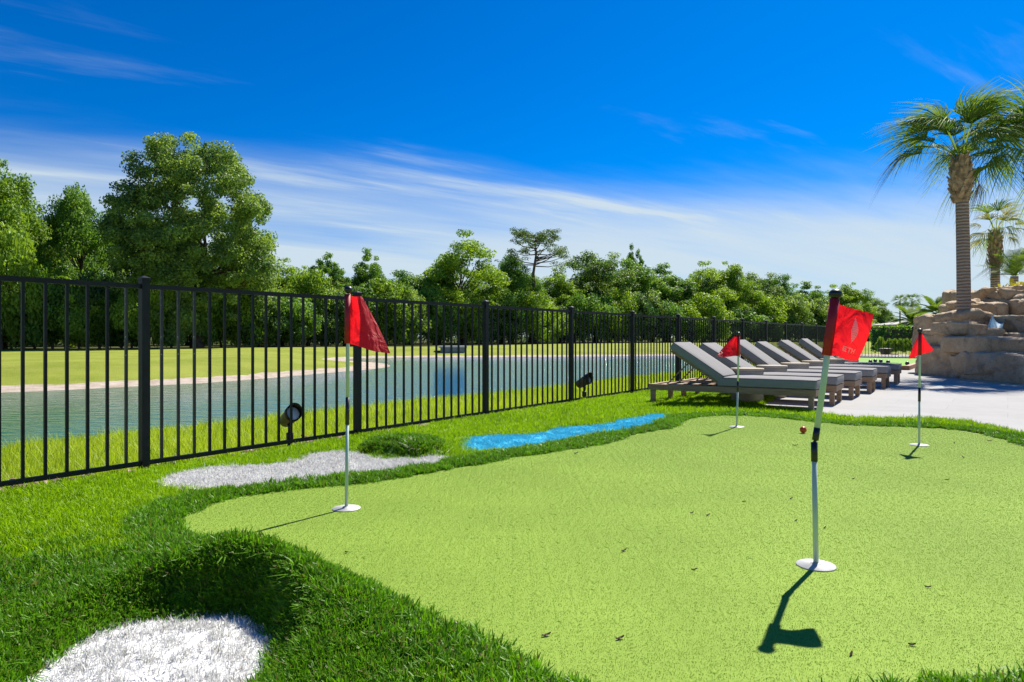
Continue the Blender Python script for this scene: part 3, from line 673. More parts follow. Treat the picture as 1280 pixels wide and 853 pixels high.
for k, (x, y) in enumerate([(780, 692), (868, 716), (865, 644), (885, 647), (1067, 601), (1160, 738), (683, 799), (1064, 823), (995, 654), (989, 626), (1031, 663), (1204, 574), (1237, 553), (1184, 602), (1140, 811), (720, 569), (490, 600), (433, 694), (994, 559), (1193, 556), (930, 630), (775, 803)]):
    g = P(x, y); o = link('fallen_leaf', lms[k % 3], M_dryleaf); o.location = (g[0], g[1], .0045); o.rotation_euler = (0, 0, rng.uniform(-.7, .7) + (1.2 if k % 4 == 3 else 0))
    o.scale = (.75, .75, .75) if y > 600 else (1., 1., 1.)
    tag(o, 'small dry brown leaf fallen on the putting green', 'leaf', 'dry leaves scattered on the putting green')

# ------------------------------------------------------------------ landscape spotlights
def spotlight(loc, rz, label, sc_=1.0):
    root = empty('garden_spotlight', loc, rz); root.scale = (sc_,) * 3; tag(root, label, 'spotlight', 'spotlights staked along the fence')
    M = Matrix.Translation((0, 0, .262)) @ Matrix.Rotation(math.radians(62), 4, 'Y')
    MB().tube([(0, 0, -.25), (0, 0, .0), (0, 0, .085)], [.004, .018, .018], 12).build('stake', M_lamp, root, True)
    MB().lathe([(.020, 0), (.026, .004), (.026, .055), (.022, .06)], 16, (0, 0, .085)).build('collar', M_lamp, root, True)
    MB().tube([(0, 0, .145), (.004, 0, .18), (-.004, 0, .215)], [.014, .016, .020], 12).build('knuckle', M_lamp, root, True)
    m_ = MB().lathe([(.020, -.105), (.042, -.098), (.050, -.075), (.056, .04), (.060, .045), (.060, .062), (.060, .075)], 24); m_.v = [tuple(M @ Vector(p)) for p in m_.v]
    m_.f = m_.f[:-1]; body = m_.build('lamp_body', M_lamp, root, True)
    # angled glare shroud: longer above than below
    n = 24; v = []; f = []
    for k in range(n):
        a = 2 * PI * k / n; x, y = .061 * math.cos(a), .061 * math.sin(a); e = .075 + .045 * (.5 - .5 * math.cos(a))
        v += [M @ Vector((x, y, .05)), M @ Vector((x, y, e)), M @ Vector((x * .95, y * .95, e)), M @ Vector((x * .95, y * .95, .05))]
    for k in range(n):
        k2 = (k + 1) % n
        for a in range(3): f.append((4 * k + a, 4 * k2 + a, 4 * k2 + a + 1, 4 * k + a + 1))
    link('shroud', mesh('shroud', v, f), M_lamp, body, True)
    m_ = MB().lathe([(.054, .058), (.045, .063), (.01, .066)], 24); m_.v = [tuple(M @ Vector(p)) for p in m_.v]; m_.build('lens', M_lens, body, True)
    return root
g = off(1.22, -.12); spotlight((g[0], g[1], -.06), -.85, 'bronze spotlight staked behind the fence beside the white bunker', 1.1)
g = off(6.12, -.16); spotlight((g[0], g[1], -.06), -.7, 'dark spotlight staked behind the fence beside the blue turf stream', 1.2)

# ------------------------------------------------------------------ sun loungers and drum tables
LL, LW = 2.04, .68
def rbox(x0, x1, y0, y1, z0, z1, r, name, mat, parent, seg=3, puff=.0, M=None):
    bm = bmesh.new(); nx_, ny_ = 10, 5
    m_ = MB().box(x0, x1, y0, y1, z0, z1); me = mesh(name, m_.v, m_.f); bm.from_mesh(me)
    bmesh.ops.bevel(bm, geom=bm.edges[:], offset=r, segments=seg, profile=.5, affect='EDGES')
    bmesh.ops.subdivide_edges(bm, edges=[e for e in bm.edges if e.calc_length() > .2], cuts=7, use_grid_fill=True)
    cx, cy, cz = (x0 + x1) / 2, (y0 + y1) / 2, (z0 + z1) / 2
    for v in bm.verts:
        a = 1 - ((v.co.x - cx) / (x1 - x0) * 2) ** 4; b_ = 1 - ((v.co.y - cy) / (y1 - y0) * 2) ** 4
        if v.co.z > cz: v.co.z += puff * max(0, a) * max(0, b_) + .003 * mnoise.noise(v.co * 6)
        if M is not None: v.co = M @ v.co
    bmesh.ops.triangulate(bm, faces=[f for f in bm.faces if len(f.verts) > 4])
    bm.to_mesh(me); bm.free(); return link(name, me, mat, parent, True)
def make_lounger(back_deg):
    """x runs from the head end (0) to the foot end, y across"""
    root = empty('sun_lounger')
    zr0, zr1 = .185, .262
    for y0 in (0, LW - .045): MB().box(0, LL, y0, y0 + .045, zr0, zr1).build('side_rail', M_teak, root, bevel=.005)
    for x0 in (.002, LL - .052): MB().box(x0, x0 + .05, .047, LW - .047, zr0 + .002, zr1 - .002).build('end_rail', M_teak, root, bevel=.005)
    for x0 in (.03, LL - .085):
        for y0 in (-.006, LW - .049): MB().box(x0, x0 + .06, y0, y0 + .055, .012, zr0 + (.0 if True else 0)).build('leg', M_teak, root, bevel=.006)
    hx = .92                                                     # hinge of the backrest
    for k in range(11):
        x0 = .10 + k * (LL - .26) / 10
        MB().box(x0, x0 + .065, .048, LW - .048, zr1 - .032, zr1 - .010).build('slat', M_teak, root, bevel=.003)
    a = math.radians(back_deg); BL_ = .76
    Mb = Matrix.Translation((hx, 0, zr1 + .006)) @ Matrix.Rotation(a, 4, 'Y')      # local -x runs up the backrest
    bf = empty_part = None
    fr_ = MB()
    for y0 in (.055, LW - .095): fr_.box(-BL_, 0, y0, y0 + .04, 0, .03, Mb)
    bf = fr_.build('back_frame', M_teak, root, bevel=.004)
    for k in range(7):
        x0 = -BL_ + .01 + k * (BL_ - .08) / 6; MB().box(x0, x0 + .06, .097, LW - .097, .006, .024, Mb).build('back_slat', M_teak, bf)
    st_top = Mb @ Vector((-.50, 0, -.004))
    for y0 in (.11, LW - .12): MB().tube([(.20, y0, zr1 - .02), (st_top.x, y0, st_top.z)], [.009, .009], 8).build('prop_strut', M_teak, root)
    c = rbox(hx - .02, LL + .005, .015, LW - .015, zr1 + .004, zr1 + .112, .018, 'seat_cushion', M_cush, root, 3, .014)
    c2 = rbox(-BL_ - .03, -.015, .015, LW - .015, .034, .136, .018, 'back_cushion', M_cush, root, 3, .014, Mb)
    for c_, x0, x1, zt, M_ in ((c, hx - .02, LL + .005, zr1 + .106, Matrix.Identity(4)), (c2, -BL_ - .03, -.015, .130, Mb)):
        e = .006; pts = [M_ @ Vector(p_) for p_ in ((x0 + e, .021, zt), (x1 - e, .021, zt), (x1 - e, LW - .021, zt), (x0 + e, LW - .021, zt), (x0 + e, .021, zt))]
        mb_ = MB()
        for a_p, b_p in zip(pts, pts[1:]): mb_.tube([a_p, b_p], [.005, .005], 6)
        mb_.build('piping', M_pipe, c_, True)
    return root
# near foot corner of each lounger, read off the paving
feet = [(1013, 515), (1039, 507), (1063.4, 498.7), (1085.5, 492), (1103.8, 486), (1119, 480.4)]
ordn = ['first', 'second', 'third', 'fourth', 'fifth', 'last']
AX = np.array([.835, -.55]); AX /= np.linalg.norm(AX); rzL = math.atan2(AX[1], AX[0]); SIDE = np.array([-AX[1], AX[0]])
degs = [33, 31.5, 35.5, 32, 34, 36.5]; lpos = []
lab = ['grey cushioned teak sun lounger standing nearest the putting green', 'grey cushioned teak sun lounger, second in the row from the putting green', 'grey cushioned teak sun lounger, third in the row from the putting green',
       'grey cushioned teak sun lounger, third in the row from the timber ball court', 'grey cushioned teak sun lounger, next to last before the timber ball court', 'grey cushioned teak sun lounger, last of the row beside the timber ball court']
for k, (fx, fy) in enumerate(feet):
    ft = P(fx, fy, .012); base = ft - AX * (LL - .06) ; jit = [0, .01, -.012, .012, -.008, .006][k]
    r = make_lounger(degs[k]); r.location = (base[0], base[1], 0); r.rotation_euler = (0, 0, rzL + jit); lpos.append(base)
    tag(r, lab[k], 'sun lounger', 'sun loungers in a row along the fence')
def make_drum(loc, label):
    root = empty('drum_side_table', loc); tag(root, label, 'side table', 'drum tables between the loungers')
    MB().lathe([(.195, .0), (.205, .01), (.208, .20), (.206, .40), (.203, .4185)], 40).build('drum_body', M_drum, root, True)
    MB().lathe([(.203, .419), (.211, .423), (.213, .445), (.209, .452), (.15, .4535), (.01, .454)], 40).build('table_top', M_drum, root, True)
    return root
dl = ['beige round drum table between the two loungers nearest the putting green', 'beige round drum table between the second and third loungers from the green', 'beige round drum table between the third and fourth loungers from the green',
      'beige round drum table between the fourth and fifth loungers from the green', 'beige round drum table between the last two loungers before the ball court', 'beige round drum table beyond the last lounger, beside the ball court']
g0 = P(926, 503)
for k in range(6):
    a = lpos[k] + SIDE * LW; b_ = (lpos[k + 1] if k < 5 else lpos[k] + (lpos[k] - lpos[k - 1])); c = (a + b_) / 2 + AX * (1.02)
    make_drum((c[0], c[1], .012 if k else .010), dl[k])

# ------------------------------------------------------------------ ball court with timber edge, balls
CO = P(1137, 463.5); E1 = np.array([-.813, .582]); E2 = np.array([.582, .813])
root = empty('ball_court', (CO[0], CO[1], 0), math.atan2(E2[1], E2[0])); tag(root, 'turf ball court edged with brown timbers at the end of the patio', 'ball court')
CL, CW = 8.6, 3.0
MB().box(.12, CL - .12, .12, CW - .12, .0, .085).build('court_surface', M_court, root)
for nm, bx_ in (('timber', (0, CL, 0, .115)), ('timber', (0, CL, CW - .115, CW)), ('timber', (.001, .115, .117, CW - .117)), ('timber', (CL - .116, CL - .001, .117, CW - .117))):
    MB().box(bx_[0], bx_[1], bx_[2], bx_[3], .012, .125).build(nm, M_wood, root, bevel=.008)
bme = bpy.data.meshes.new('ball'); bm = bmesh.new(); bmesh.ops.create_uvsphere(bm, u_segments=16, v_segments=10, radius=.055); bm.to_mesh(bme); bm.free(); bme.materials.append(M_balld)
for k, (x, y) in enumerate([(1088, 454.5), (1094, 453.5), (1101, 454), (1110, 455), (1134, 457)]):
    g = P(x, y, .085); o = link('court_ball', bme, None, None, True); o.location = (g[0], g[1], .14)
    tag(o, 'dark ball lying on the timber edged ball court', 'ball', 'dark balls on the court')

# ------------------------------------------------------------------ rock waterfall
def rock(parent, c, size, seed, rz=0., rough=.16, name='rock'):
    """cast rock: a block broken into facets, with ledges and cracks"""
    me = bpy.data.meshes.new(name); bm = bmesh.new(); bmesh.ops.create_cube(bm, size=2.0)
    bmesh.ops.subdivide_edges(bm, edges=bm.edges[:], cuts=26, use_grid_fill=True)
    sx, sy, sz = [q_ / 2 * 1.06 for q_ in size]; o3 = Vector((seed * 7.3, seed * 3.1, seed * 5.7)); amp = min(size) * .5
    for v in bm.verts:
        p_ = v.co.copy(); l = (abs(p_.x) ** 9 + abs(p_.y) ** 9 + abs(p_.z) ** 9) ** (1 / 9); p_ = p_ / l
        n_ = Vector((p_.x / sx, p_.y / sy, p_.z / sz)).normalized(); q0 = Vector((p_.x * sx, p_.y * sy, p_.z * sz)); w = q0 + o3
        wd = w + Vector((mnoise.noise(w * 1.3), mnoise.noise(w * 1.3 + Vector((9, 0, 0))), mnoise.noise(w * 1.3 + Vector((0, 9, 0))))) * .22
        ds, ps = mnoise.voronoi(Vector((wd.x * 1.5, wd.y * 1.5, wd.z * 2.3))); h = math.sin(ps[0].x * 12.9 + ps[0].y * 78.2 + ps[0].z * 37.7) * 43758.5; h -= math.floor(h)
        ds2, ps2 = mnoise.voronoi(wd * 4.2); h2 = math.sin(ps2[0].x * 12.9 + ps2[0].y * 78.2 + ps2[0].z * 37.7) * 43758.5; h2 -= math.floor(h2)
        crack = max(0, 1 - (ds[1] - ds[0]) * 7)
        d = (h - .5) * .36 + (h2 - .5) * .08 + .30 * mnoise.fractal(w * .8, 1.0, 2.0, 3) - .12 * crack + .05 * mnoise.noise(w * 6)
        v.co = q0 + n_ * (d * amp * rough * 5.0)
    bm.to_mesh(me); bm.free(); o = link(name, me, M_rock, parent); o.location = c; o.rotation_euler = (0, 0, rz)
    me.polygons.foreach_set('use_smooth', [True] * len(me.polygons)); me.set_sharp_from_angle(angle=math.radians(38)); return o
RK = empty('rock_waterfall', (10.6, 14.0, 0)); tag(RK, 'brown cast rock waterfall wall with ledges beside the patio', 'rock wall')
def rk(px0, px1, py0, py1, Yc, depth, seed, rz=0., rough=.16):
    """rock filling that pixel box at distance Yc"""
    px0 += 12 * (px0 < 1200); px1 += 8; py0 += 7; x0, x1 = (px0 - 640) / F * Yc, (px1 - 640) / F * Yc; z0, z1 = H0 + (HY - py1) / F * Yc, H0 + (HY - py0) / F * Yc
    return rock(RK, (((x0 + x1) / 2) - 10.6, Yc - 14.0, (z0 + z1) / 2), (x1 - x0, depth, z1 - z0), seed, rz, rough)
# base course
rk(1160, 1212, 427, 475, 15.1, 1.5, 1, .1); rk(1196, 1262, 433, 484, 13.9, 1.3, 2, -.1); rk(1240, 1330, 436, 490, 13.0, 1.5, 3, .1); rk(1300, 1420, 420, 500, 12.6, 2.0, 4)
# second course and ledge
rk(1165, 1216, 404, 440, 15.2, 1.5, 5, .15); rk(1203, 1262, 414, 441, 14.1, 1.5, 6, -.05, .10); rk(1240, 1340, 416, 442, 13.4, 1.7, 7, .08, .10)
rk(1232, 1310, 470, 484, 12.9, 1.5, 8, .1, .1)
# upper left
rk(1155, 1198, 386, 440, 16.2, 1.6, 9, .2); rk(1180, 1230, 372, 424, 16.6, 1.6, 10, -.2); rk(1168, 1196, 396, 418, 14.9, .8, 11, .3); rk(1190, 1214, 398, 420, 14.6, .6, 12, .6)
# upper right
rk(1212, 1262, 357, 418, 17.0, 1.8, 13, .1); rk(1248, 1300, 366, 420, 16.6, 1.8, 14, -.1); rk(1256, 1300, 388, 424, 15.0, 1.2, 15, .2); rk(1290, 1400, 360, 430, 15.6, 2.5, 16); rk(1266, 1310, 368, 396, 15.8, 1.1, 17, .1)
rk(1232, 1266, 410, 430, 15.2, 1.6, 18, .0, .1)
# fill behind, so nothing is hollow
rk(1190, 1420, 400, 470, 16.5, 2.6, 19, 0, .08)
sl = MB(); n = 14; v = []; f = []
for k in range(n + 1):
    t = k / n; c = W(1252 - 9 * t, 400 + 16 * t * t + 4 * t, 15.4 - .9 * t) - Vector((10.6, 14.0, 0))
    for a in range(9):
        an = PI * (a / 8); v.append(c + Vector((-.16 * math.cos(an), 0, -.13 * math.sin(an) + .13)))
for k in range(n):
    for a in range(8): f.append((k * 9 + a, k * 9 + a + 1, (k + 1) * 9 + a + 1, (k + 1) * 9 + a))
link('water_slide', mesh('water_slide', v, f), M_slide, RK, True)
for k in range(3):
    c = W(1238, 414 - 6 * k, 15.0 + .25 * k) - Vector((10.6, 14.0, 0)); MB().box(c.x - .22, c.x + .22, c.y - .2, c.y + .2, c.z - .10, c.z).build('step', M_rock, RK, bevel=.02)

# ------------------------------------------------------------------ palms
def strip(v, f, tint, pts, widths, side, t):
    b0 = len(v)
    for p_, w in zip(pts, widths):
        v.append(p_ - side * w / 2); v.append(p_ + side * w / 2); tint.extend((t, t))
    for k in range(len(pts) - 1): f.append((b0 + 2 * k, b0 + 2 * k + 1, b0 + 2 * k + 3, b0 + 2 * k + 2))
def fan_frond(name, mat, pet, fan, droop, seed, nseg=30, spread=2.35, curl=.55):
    """fan palm leaf: petiole along +x then a folded fan with drooping finger tips"""
    r = np.random.default_rng(seed); v = []; f = []; tn = []
    pth = lambda x: Vector((x, 0, -droop * x * x))
    for k in range(6):
        x0, x1 = pet * k / 6, pet * (k + 1) / 6
        strip(v, f, tn, [pth(x0), pth(x1)], [.035 - .012 * k / 6] * 2, Vector((0, 1, 0)), .8)
    hub = pth(pet); d0 = (pth(pet) - pth(pet - .05)).normalized()
    for k in range(nseg):
        a = (k / (nseg - 1) - .5) * 2 * spread / 2 * 1.0 + r.normal(0, .03); L = fan * (.72 + .28 * math.cos(a * .8)) * r.uniform(.85, 1.1)
        di = Vector((math.cos(a) * d0.x, math.sin(a), math.cos(a) * d0.z + .10 * abs(math.sin(a)))).normalized(); si = Vector((-math.sin(a), math.cos(a), .5 if k % 2 else -.5)).normalized()
        pts = []; ws = []; dr = curl * r.uniform(.6, 1.5)
        for q_ in range(7):
            t = q_ / 6; pts.append(hub + di * (L * (t - .12 * dr * t ** 4)) + Vector((0, 0, -dr * L * max(0, t - .38) ** 2 * 1.9))); ws.append(.034 * fan * (.35 + 1.3 * t if t < .5 else 1.0 * (1.02 - t) * 2 + .04))
        strip(v, f, tn, pts, ws, si, r.uniform())
    me = fast_mesh(name, v, f); attr(me, 'tint', tn); me.materials.append(mat); return me
def feather_frond(name, mat, L, droop, seed, n=34, ll=.42, wide=1.):
    r = np.random.default_rng(seed); v = []; f = []; tn = []
    pth = lambda t: Vector((L * (t - .12 * t * t * droop), 0, L * (.10 * t - droop * .75 * t * t)))
    for k in range(8): strip(v, f, tn, [pth(k / 8), pth((k + 1) / 8)], [.04 * (1 - k / 8) + .008] * 2, Vector((0, 1, 0)), .7)
    for k in range(n):
        t = .12 + .88 * k / n; b_ = pth(t); tg = (pth(min(1, t + .02)) - pth(t - .02)).normalized(); l = ll * (math.sin(PI * (.18 + .75 * t)) ** .6) * r.uniform(.85, 1.1)
        for sg in (-1, 1):
            di = (tg * .75 + Vector((0, sg, .28))).normalized(); pts = [b_ + di * (l * q_ / 3) + Vector((0, 0, -.10 * l * (q_ / 3) ** 2)) for q_ in range(4)]
            strip(v, f, tn, pts, [.024 * wide, .028 * wide, .018 * wide, .003], tg, r.uniform())
    me = fast_mesh(name, v, f); attr(me, 'tint', tn); me.materials.append(mat); return me
def put_frond(me, parent, top, az, el, s=1., roll=0.):
    o = link('frond', me, None, parent); o.location = top; o.rotation_euler = (Matrix.Rotation(az, 3, 'Z') @ Matrix.Rotation(-el, 3, 'Y') @ Matrix.Rotation(roll, 3, 'X')).to_euler(); o.scale = (s,) * 3; return o
def palm(name, base, h, r0, r1, fr_specs, label, lean=(0, 0), boot=True, crown_r=.26, group=None, bark=None, boot_h=.75):
    root = empty(name, base); tag(root, label, 'palm tree', group)
    n = 16; pts = [(lean[0] * (k / n) ** 2, lean[1] * (k / n) ** 2, h * k / n - (.3 if k == 0 else 0)) for k in range(n + 1)]
    MB().tube(pts, [r0 * (1 - k / n) + r1 * k / n + (.05 * max(0, 1 - k / 2.)) for k in range(n + 1)], 16).build('trunk', bark or M_palmbark, root, True)
    top = Vector((lean[0], lean[1], h)); r = np.random.default_rng(int(h * 100))
    if boot:
        core = MB().tube([top - Vector((0, 0, boot_h)), top - Vector((0, 0, boot_h * .55)), top - Vector((0, 0, boot_h * .15)), top + Vector((0, 0, .10))], [r1 * .98, crown_r * .92, crown_r * .8, crown_r * .35], 16); bo = core.build('boot_core', M_boot, root, True)
        for k in range(46):                                   # cut leaf bases, crossed in spirals
            a = k * 2.399; t = k / 46; zc_ = -boot_h + boot_h * 1.02 * t; rr = crown_r * (.62 + .42 * math.sin(PI * min(1, t * .85 + .12)))
            Mx = Matrix.Translation(top + Vector((0, 0, zc_))) @ Matrix.Rotation(a, 4, 'Z') @ Matrix.Translation((rr * .72, 0, 0)) @ Matrix.Rotation(math.radians(25 + r.uniform(-8, 8)), 4, 'Y') @ Matrix.Rotation(r.uniform(-.35, .35), 4, 'X')
            MB().add([Mx @ Vector(p_) for p_ in ((-.02, -.055, -.02), (.03, -.05, -.02), (.03, .05, -.02), (-.02, .055, -.02), (.0, -.028, .17), (.03, -.025, .16), (.03, .025, .16), (.0, .028, .17))],
                     [(3, 2, 1, 0), (4, 5, 6, 7), (0, 1, 5, 4), (1, 2, 6, 5), (2, 3, 7, 6), (3, 0, 4, 7)]).build('leaf_base', M_boot, root)
    for me_, az, el, s in fr_specs: put_frond(me_, root, top + Vector((0, 0, .02)) + Vector((math.cos(az), math.sin(az), 0)) * crown_r * .25, az, el, s, r.normal(0, .25))
    return root
fanA = [fan_frond('frond', L_palm, .95, .95, .10, s, curl=1.0) for s in (1, 2, 3)] + [fan_frond('frond', L_palm, 1.0, .9, .28, s, curl=1.5) for s in (4, 5)]
fanY = [fan_frond('frond', L_palm_y, .6, .72, .15, s, curl=.7, nseg=24) for s in (6, 7)]
fanD = [fan_frond('frond', L_palm_d, .75, .5, .55, 8, curl=1.8, nseg=14, spread=1.4)]
r = np.random.default_rng(3)
def crown(n, el0, el1, ms, s0, s1, off_=0.): return [(ms[k % len(ms)], off_ + k * 2.399 + r.normal(0, .15), math.radians(el0 + (el1 - el0) * k / (n - 1) + r.normal(0, 5)), r.uniform(s0, s1)) for k in range(n)]
YA = 15.6; bA = W(1205, 414, YA); tA = W(1201, 198, YA)
palm('palm_tree', (bA.x, YA, .55), tA.z - .55, .150, .128, crown(32, 88, 18, fanA, .68, .96) + [(fanD[0], math.radians(176), math.radians(26), 1.3), (fanD[0], math.radians(20), math.radians(-20), 1.0)],
     'tall fan palm with ringed trunk growing out of the rock wall', lean=(tA.x - bA.x, 0), crown_r=.235, boot_h=1.0, group='palms in the rock garden')
YB = 16.0; tB = W(1296, 200, YB)
palm('palm_tree', (tB.x + .15, YB, .6), tB.z - .6, .15, .13, crown(36, 84, -6, fanA, .85, 1.1, 1.), 'fan palm with full green crown beside the tall rock palm', lean=(-.15, 0), group='palms in the rock garden')
YC = 21.0; tC = W(1244, 290, YC)
palm('palm_tree', (tC.x, YC, .9), tC.z - .9, .13, .12, crown(20, 80, -30, [fanA[0], fanY[0], fanY[1], fanY[0]], .60, .85, .5) + [(fanD[0], az, math.radians(-55), 1.0) for az in (.3, 1.5, 2.8, 3.9, 5.1)],
     'short yellowing fan palm with dead hanging leaves behind the rock wall', crown_r=.17, boot_h=1.0, group='palms in the rock garden')
YD = 20.0; b_ = W(1268, 352, YD)
palm('palm_tree', (b_.x, YD, 1.0), b_.z - 1.0 + .15, .10, .10, crown(14, 80, 8, [feather_frond('frond', L_palm, 1.0, .5, s, 22, .30) for s in (31, 32)], .8, 1.1), 'small bushy palm with arching leaves on top of the rock wall', boot=False, crown_r=.1, group='palms in the rock garden')
pf = [feather_frond('frond', L_palm, 2.3, .62, s, 34, .5, 2.8) for s in (41, 42, 43)]
def far_palm(px, py_top, Y, h_fr, label, ms, n, el0, el1, s0, s1, r0=.2):
    t = W(px, py_top, Y); palm('palm_tree', (t.x, Y, -.1), t.z + .1, r0, r0 * .85, crown(n, el0, el1, ms, s0, s1), label, boot=False, crown_r=.2, group='palms beyond the far fence')
far_palm(1140, 404, 60, 0, 'feather palm with arching leaves beyond the hedge', pf, 40, 80, -25, .72, .9, .3)
far_palm(1125, 377, 92, 0, 'tall thin fan palm rising beyond the hedge', fanA[:2], 34, 80, -50, .55, .65, .11)
far_palm(1140, 377, 96, 0, 'fan palm with round head behind the feather palm', fanA[:2], 34, 80, -50, .6, .75, .11)
far_palm(1172, 392, 36, 0, 'feather palm showing its leaf tips above the rock wall', pf, 22, 80, 0, .5, .62, .25)
# ------------------------------------------------------------------ broadleaf trees
def rhomb(c, nrm, size, r):
    """leaf quads at centres c with normals nrm"""
    n = len(c); up = r.normal(size=(n, 3)); a = np.cross(nrm, up); a /= np.linalg.norm(a, axis=1)[:, None] + 1e-9; b_ = np.cross(nrm, a)
    s1 = size[:, None] * .5; s2 = s1 * .62
    v = np.stack([c - a * s1, c + b_ * s2, c + a * s1, c - b_ * s2], 1).reshape(-1, 3)
    return v, np.arange(4 * n).reshape(n, 4)
def leaf_clumps(cent, crad, nleaf, lsize, r, flat=.75, up=.35):
    k = r.choice(len(cent), nleaf, p=crad ** 2 / (crad ** 2).sum()); d = r.normal(size=(nleaf, 3)); d /= np.linalg.norm(d, axis=1)[:, None]
    rr = crad[k] * r.uniform(.15, 1.2, nleaf) ** .6
    c = cent[k] + d * rr[:, None] * (1, 1, flat); nn = d + r.normal(0, .75, (nleaf, 3)) + (0, 0, up); nn /= np.linalg.norm(nn, axis=1)[:, None]
    v, f = rhomb(c, nn, lsize * r.uniform(.6, 1.35, nleaf), r)
    tint = np.clip(r.uniform(0, 1, len(cent))[k] * .55 + r.uniform(0, .45, nleaf), 0, 1)
    return v, f, np.repeat(tint, 4)
def tree_proto(seed, Ht, Rc, base, ncl, nleaf, lsize, mat, crad=(.16, .30), shape=1.0, bare=0, bark=None, trunk_r=None, lobes=.28, sparse=1.):
    """base = height of the crown's lowest leaves / Ht"""
    r = np.random.default_rng(seed); zc_ = Ht * (base + 1) / 2; hz = Ht * (1 - base) / 2
    d = r.normal(size=(ncl, 3)); d /= np.linalg.norm(d, axis=1)[:, None]
    ph = r.uniform(0, 6.28, 6)
    lob = 1 + lobes * (np.sin(2 * np.arctan2(d[:, 1], d[:, 0]) + ph[0]) * .5 + np.sin(3 * np.arctan2(d[:, 1], d[:, 0]) + ph[1] + 2 * d[:, 2]) * .6 + np.sin(4 * d[:, 2] + ph[2]) * .45)
    rr = (r.uniform(.25, 1, ncl) ** .42) * lob * .84
    cent = d * rr[:, None]; cent[:, :2] *= (np.where(cent[:, 2] > 0, 1 - .30 * cent[:, 2] * shape, 1 - .12 * np.abs(cent[:, 2])))[:, None]
    cent = cent * (Rc, Rc, hz) + (0, 0, zc_)
    cr = r.uniform(crad[0], crad[1], ncl) * Rc
    v, f, t = leaf_clumps(cent, cr, nleaf, lsize, r)
    cm = fast_mesh('crown', v, f); attr(cm, 'tint', t); cm.materials.append(mat)
    mb = MB(); tr_ = trunk_r or Ht * .022; top = Vector((r.normal(0, .04) * Ht, r.normal(0, .04) * Ht, Ht * (base + .55 * (1 - base))))
    fork = Vector((top.x * .4, top.y * .4, Ht * max(base * .9, .12)))
    mb.tube([(0, 0, -.4), (0, 0, .15), fork * .5, fork, (fork + top) / 2 + Vector((r.normal(0, .2), r.normal(0, .2), 0)), top], [tr_ * 1.5, tr_ * 1.15, tr_, tr_ * .85, tr_ * .5, tr_ * .12], 8)
    for k in r.choice(ncl, min(ncl, 26), replace=False):
        e = Vector(cent[k]); tt_ = min(.9, max(.0, (e.z - fork.z) / max(.1, top.z - fork.z) * .55)); s_ = fork.lerp(top, tt_); mid = s_.lerp(e, .5) + Vector((0, 0, -.05 * Ht * r.uniform(0, 1)))
        w = tr_ * (.42 - .25 * tt_); mb.tube([s_, mid, e], [w, w * .6, w * .15], 5, cap=False)
    for k in range(bare):
        a = r.uniform(0, 6.28); e = Vector((math.cos(a) * Rc * .6, math.sin(a) * Rc * .3, Ht * r.uniform(1.0, 1.16))); mb.tube([top, top.lerp(e, .5) + Vector((0, 0, .3)), e], [tr_ * .3, tr_ * .18, .015], 5)
    tm = mesh('trunk', mb.v, mb.f); tm.materials.append(bark or M_bark); tm.polygons.foreach_set('use_smooth', [True] * len(tm.polygons))
    return tm, cm, Ht, Rc
def place_tree(proto, loc, sx, sz, rz, name, label, cat, group=None):
    tm, cm, Ht, Rc = proto; root = empty(name, loc, rz); root.scale = (sx, sx, sz); tag(root, label, cat, group)
    link('trunk', tm, None, root); link('crown', cm, None, root); return root
protos = [tree_proto(101, 12, 4.6, .04, 170, 34000, .20, L_mid, crad=(.10, .22)), tree_proto(102, 12, 4.2, .06, 150, 32000, .20, L_lite, lobes=.26, crad=(.10, .22)), tree_proto(103, 12, 4.4, .03, 170, 34000, .20, L_dark, crad=(.10, .21)),
          tree_proto(104, 12, 3.6, .08, 150, 30000, .20, L_mid, lobes=.22, crad=(.10, .22)), tree_proto(105, 12, 4.8, .05, 180, 36000, .20, L_lite, crad=(.09, .20))]
sparse = tree_proto(111, 12, 3.4, .2, 130, 18000, .19, L_mid, crad=(.07, .17), bare=0, lobes=.22)
shr = [tree_proto(121, 4, 2.6, .0, 60, 14000, .18, L_lite, crad=(.16, .32), shape=.4), tree_proto(122, 4, 2.6, .0, 60, 14000, .18, L_mid, crad=(.16, .32), shape=.4), tree_proto(123, 4, 2.6, .0, 60, 14000, .18, L_dark, crad=(.16, .32), shape=.4)]
GZ = -.08
def tree_px(px, top, Y, wpx, proto, name, label, cat='tree', group=None, rz=None, up=1.10):
    h = ((HY - top) / F * Y + H0 - GZ) * up; rad_ = wpx / 2 / F * Y * 1.08; x = (px - 640) / F * Y
    return place_tree(proto, (x, Y, GZ), rad_ / proto[3], h / proto[2], rng.uniform(0, 6.28) if rz is None else rz, name, label, cat, group)
oak = tree_proto(203, 17.5, 7.0, .02, 460, 130000, .20, L_dark, crad=(.06, .14), shape=.15, lobes=.15, trunk_r=.45)
tree_px(246, 158, 56, 206, oak, 'oak_tree', 'tall broad dark green oak towering over the neighbouring woods', rz=.4, up=1.0)
tree_px(5, 214, 54, 130, protos[4], 'leafy_tree', 'rounded mid green tree next to the tall oak\'s dense neighbour', rz=1.) ['label'] = 'tall light green tree at the pond\'s wooded end, two trees from the oak'
tree_px(92, 236, 58, 100, protos[0], 'leafy_tree', 'dense green tree standing right beside the tall oak')
tree_px(-75, 205, 56, 150, protos[2], 'leafy_tree', 'dark green tree at the end of the woods, third from the oak')
tree_px(2, 296, 49, 85, shr[0], 'woodland_shrub', 'big bright yellow green bush before the trees beside the oak', 'shrub')
tree_px(408, 318, 72, 62, sparse, 'sparse_tree', 'thin open crowned tree beside the small round headed tree', rz=.3)
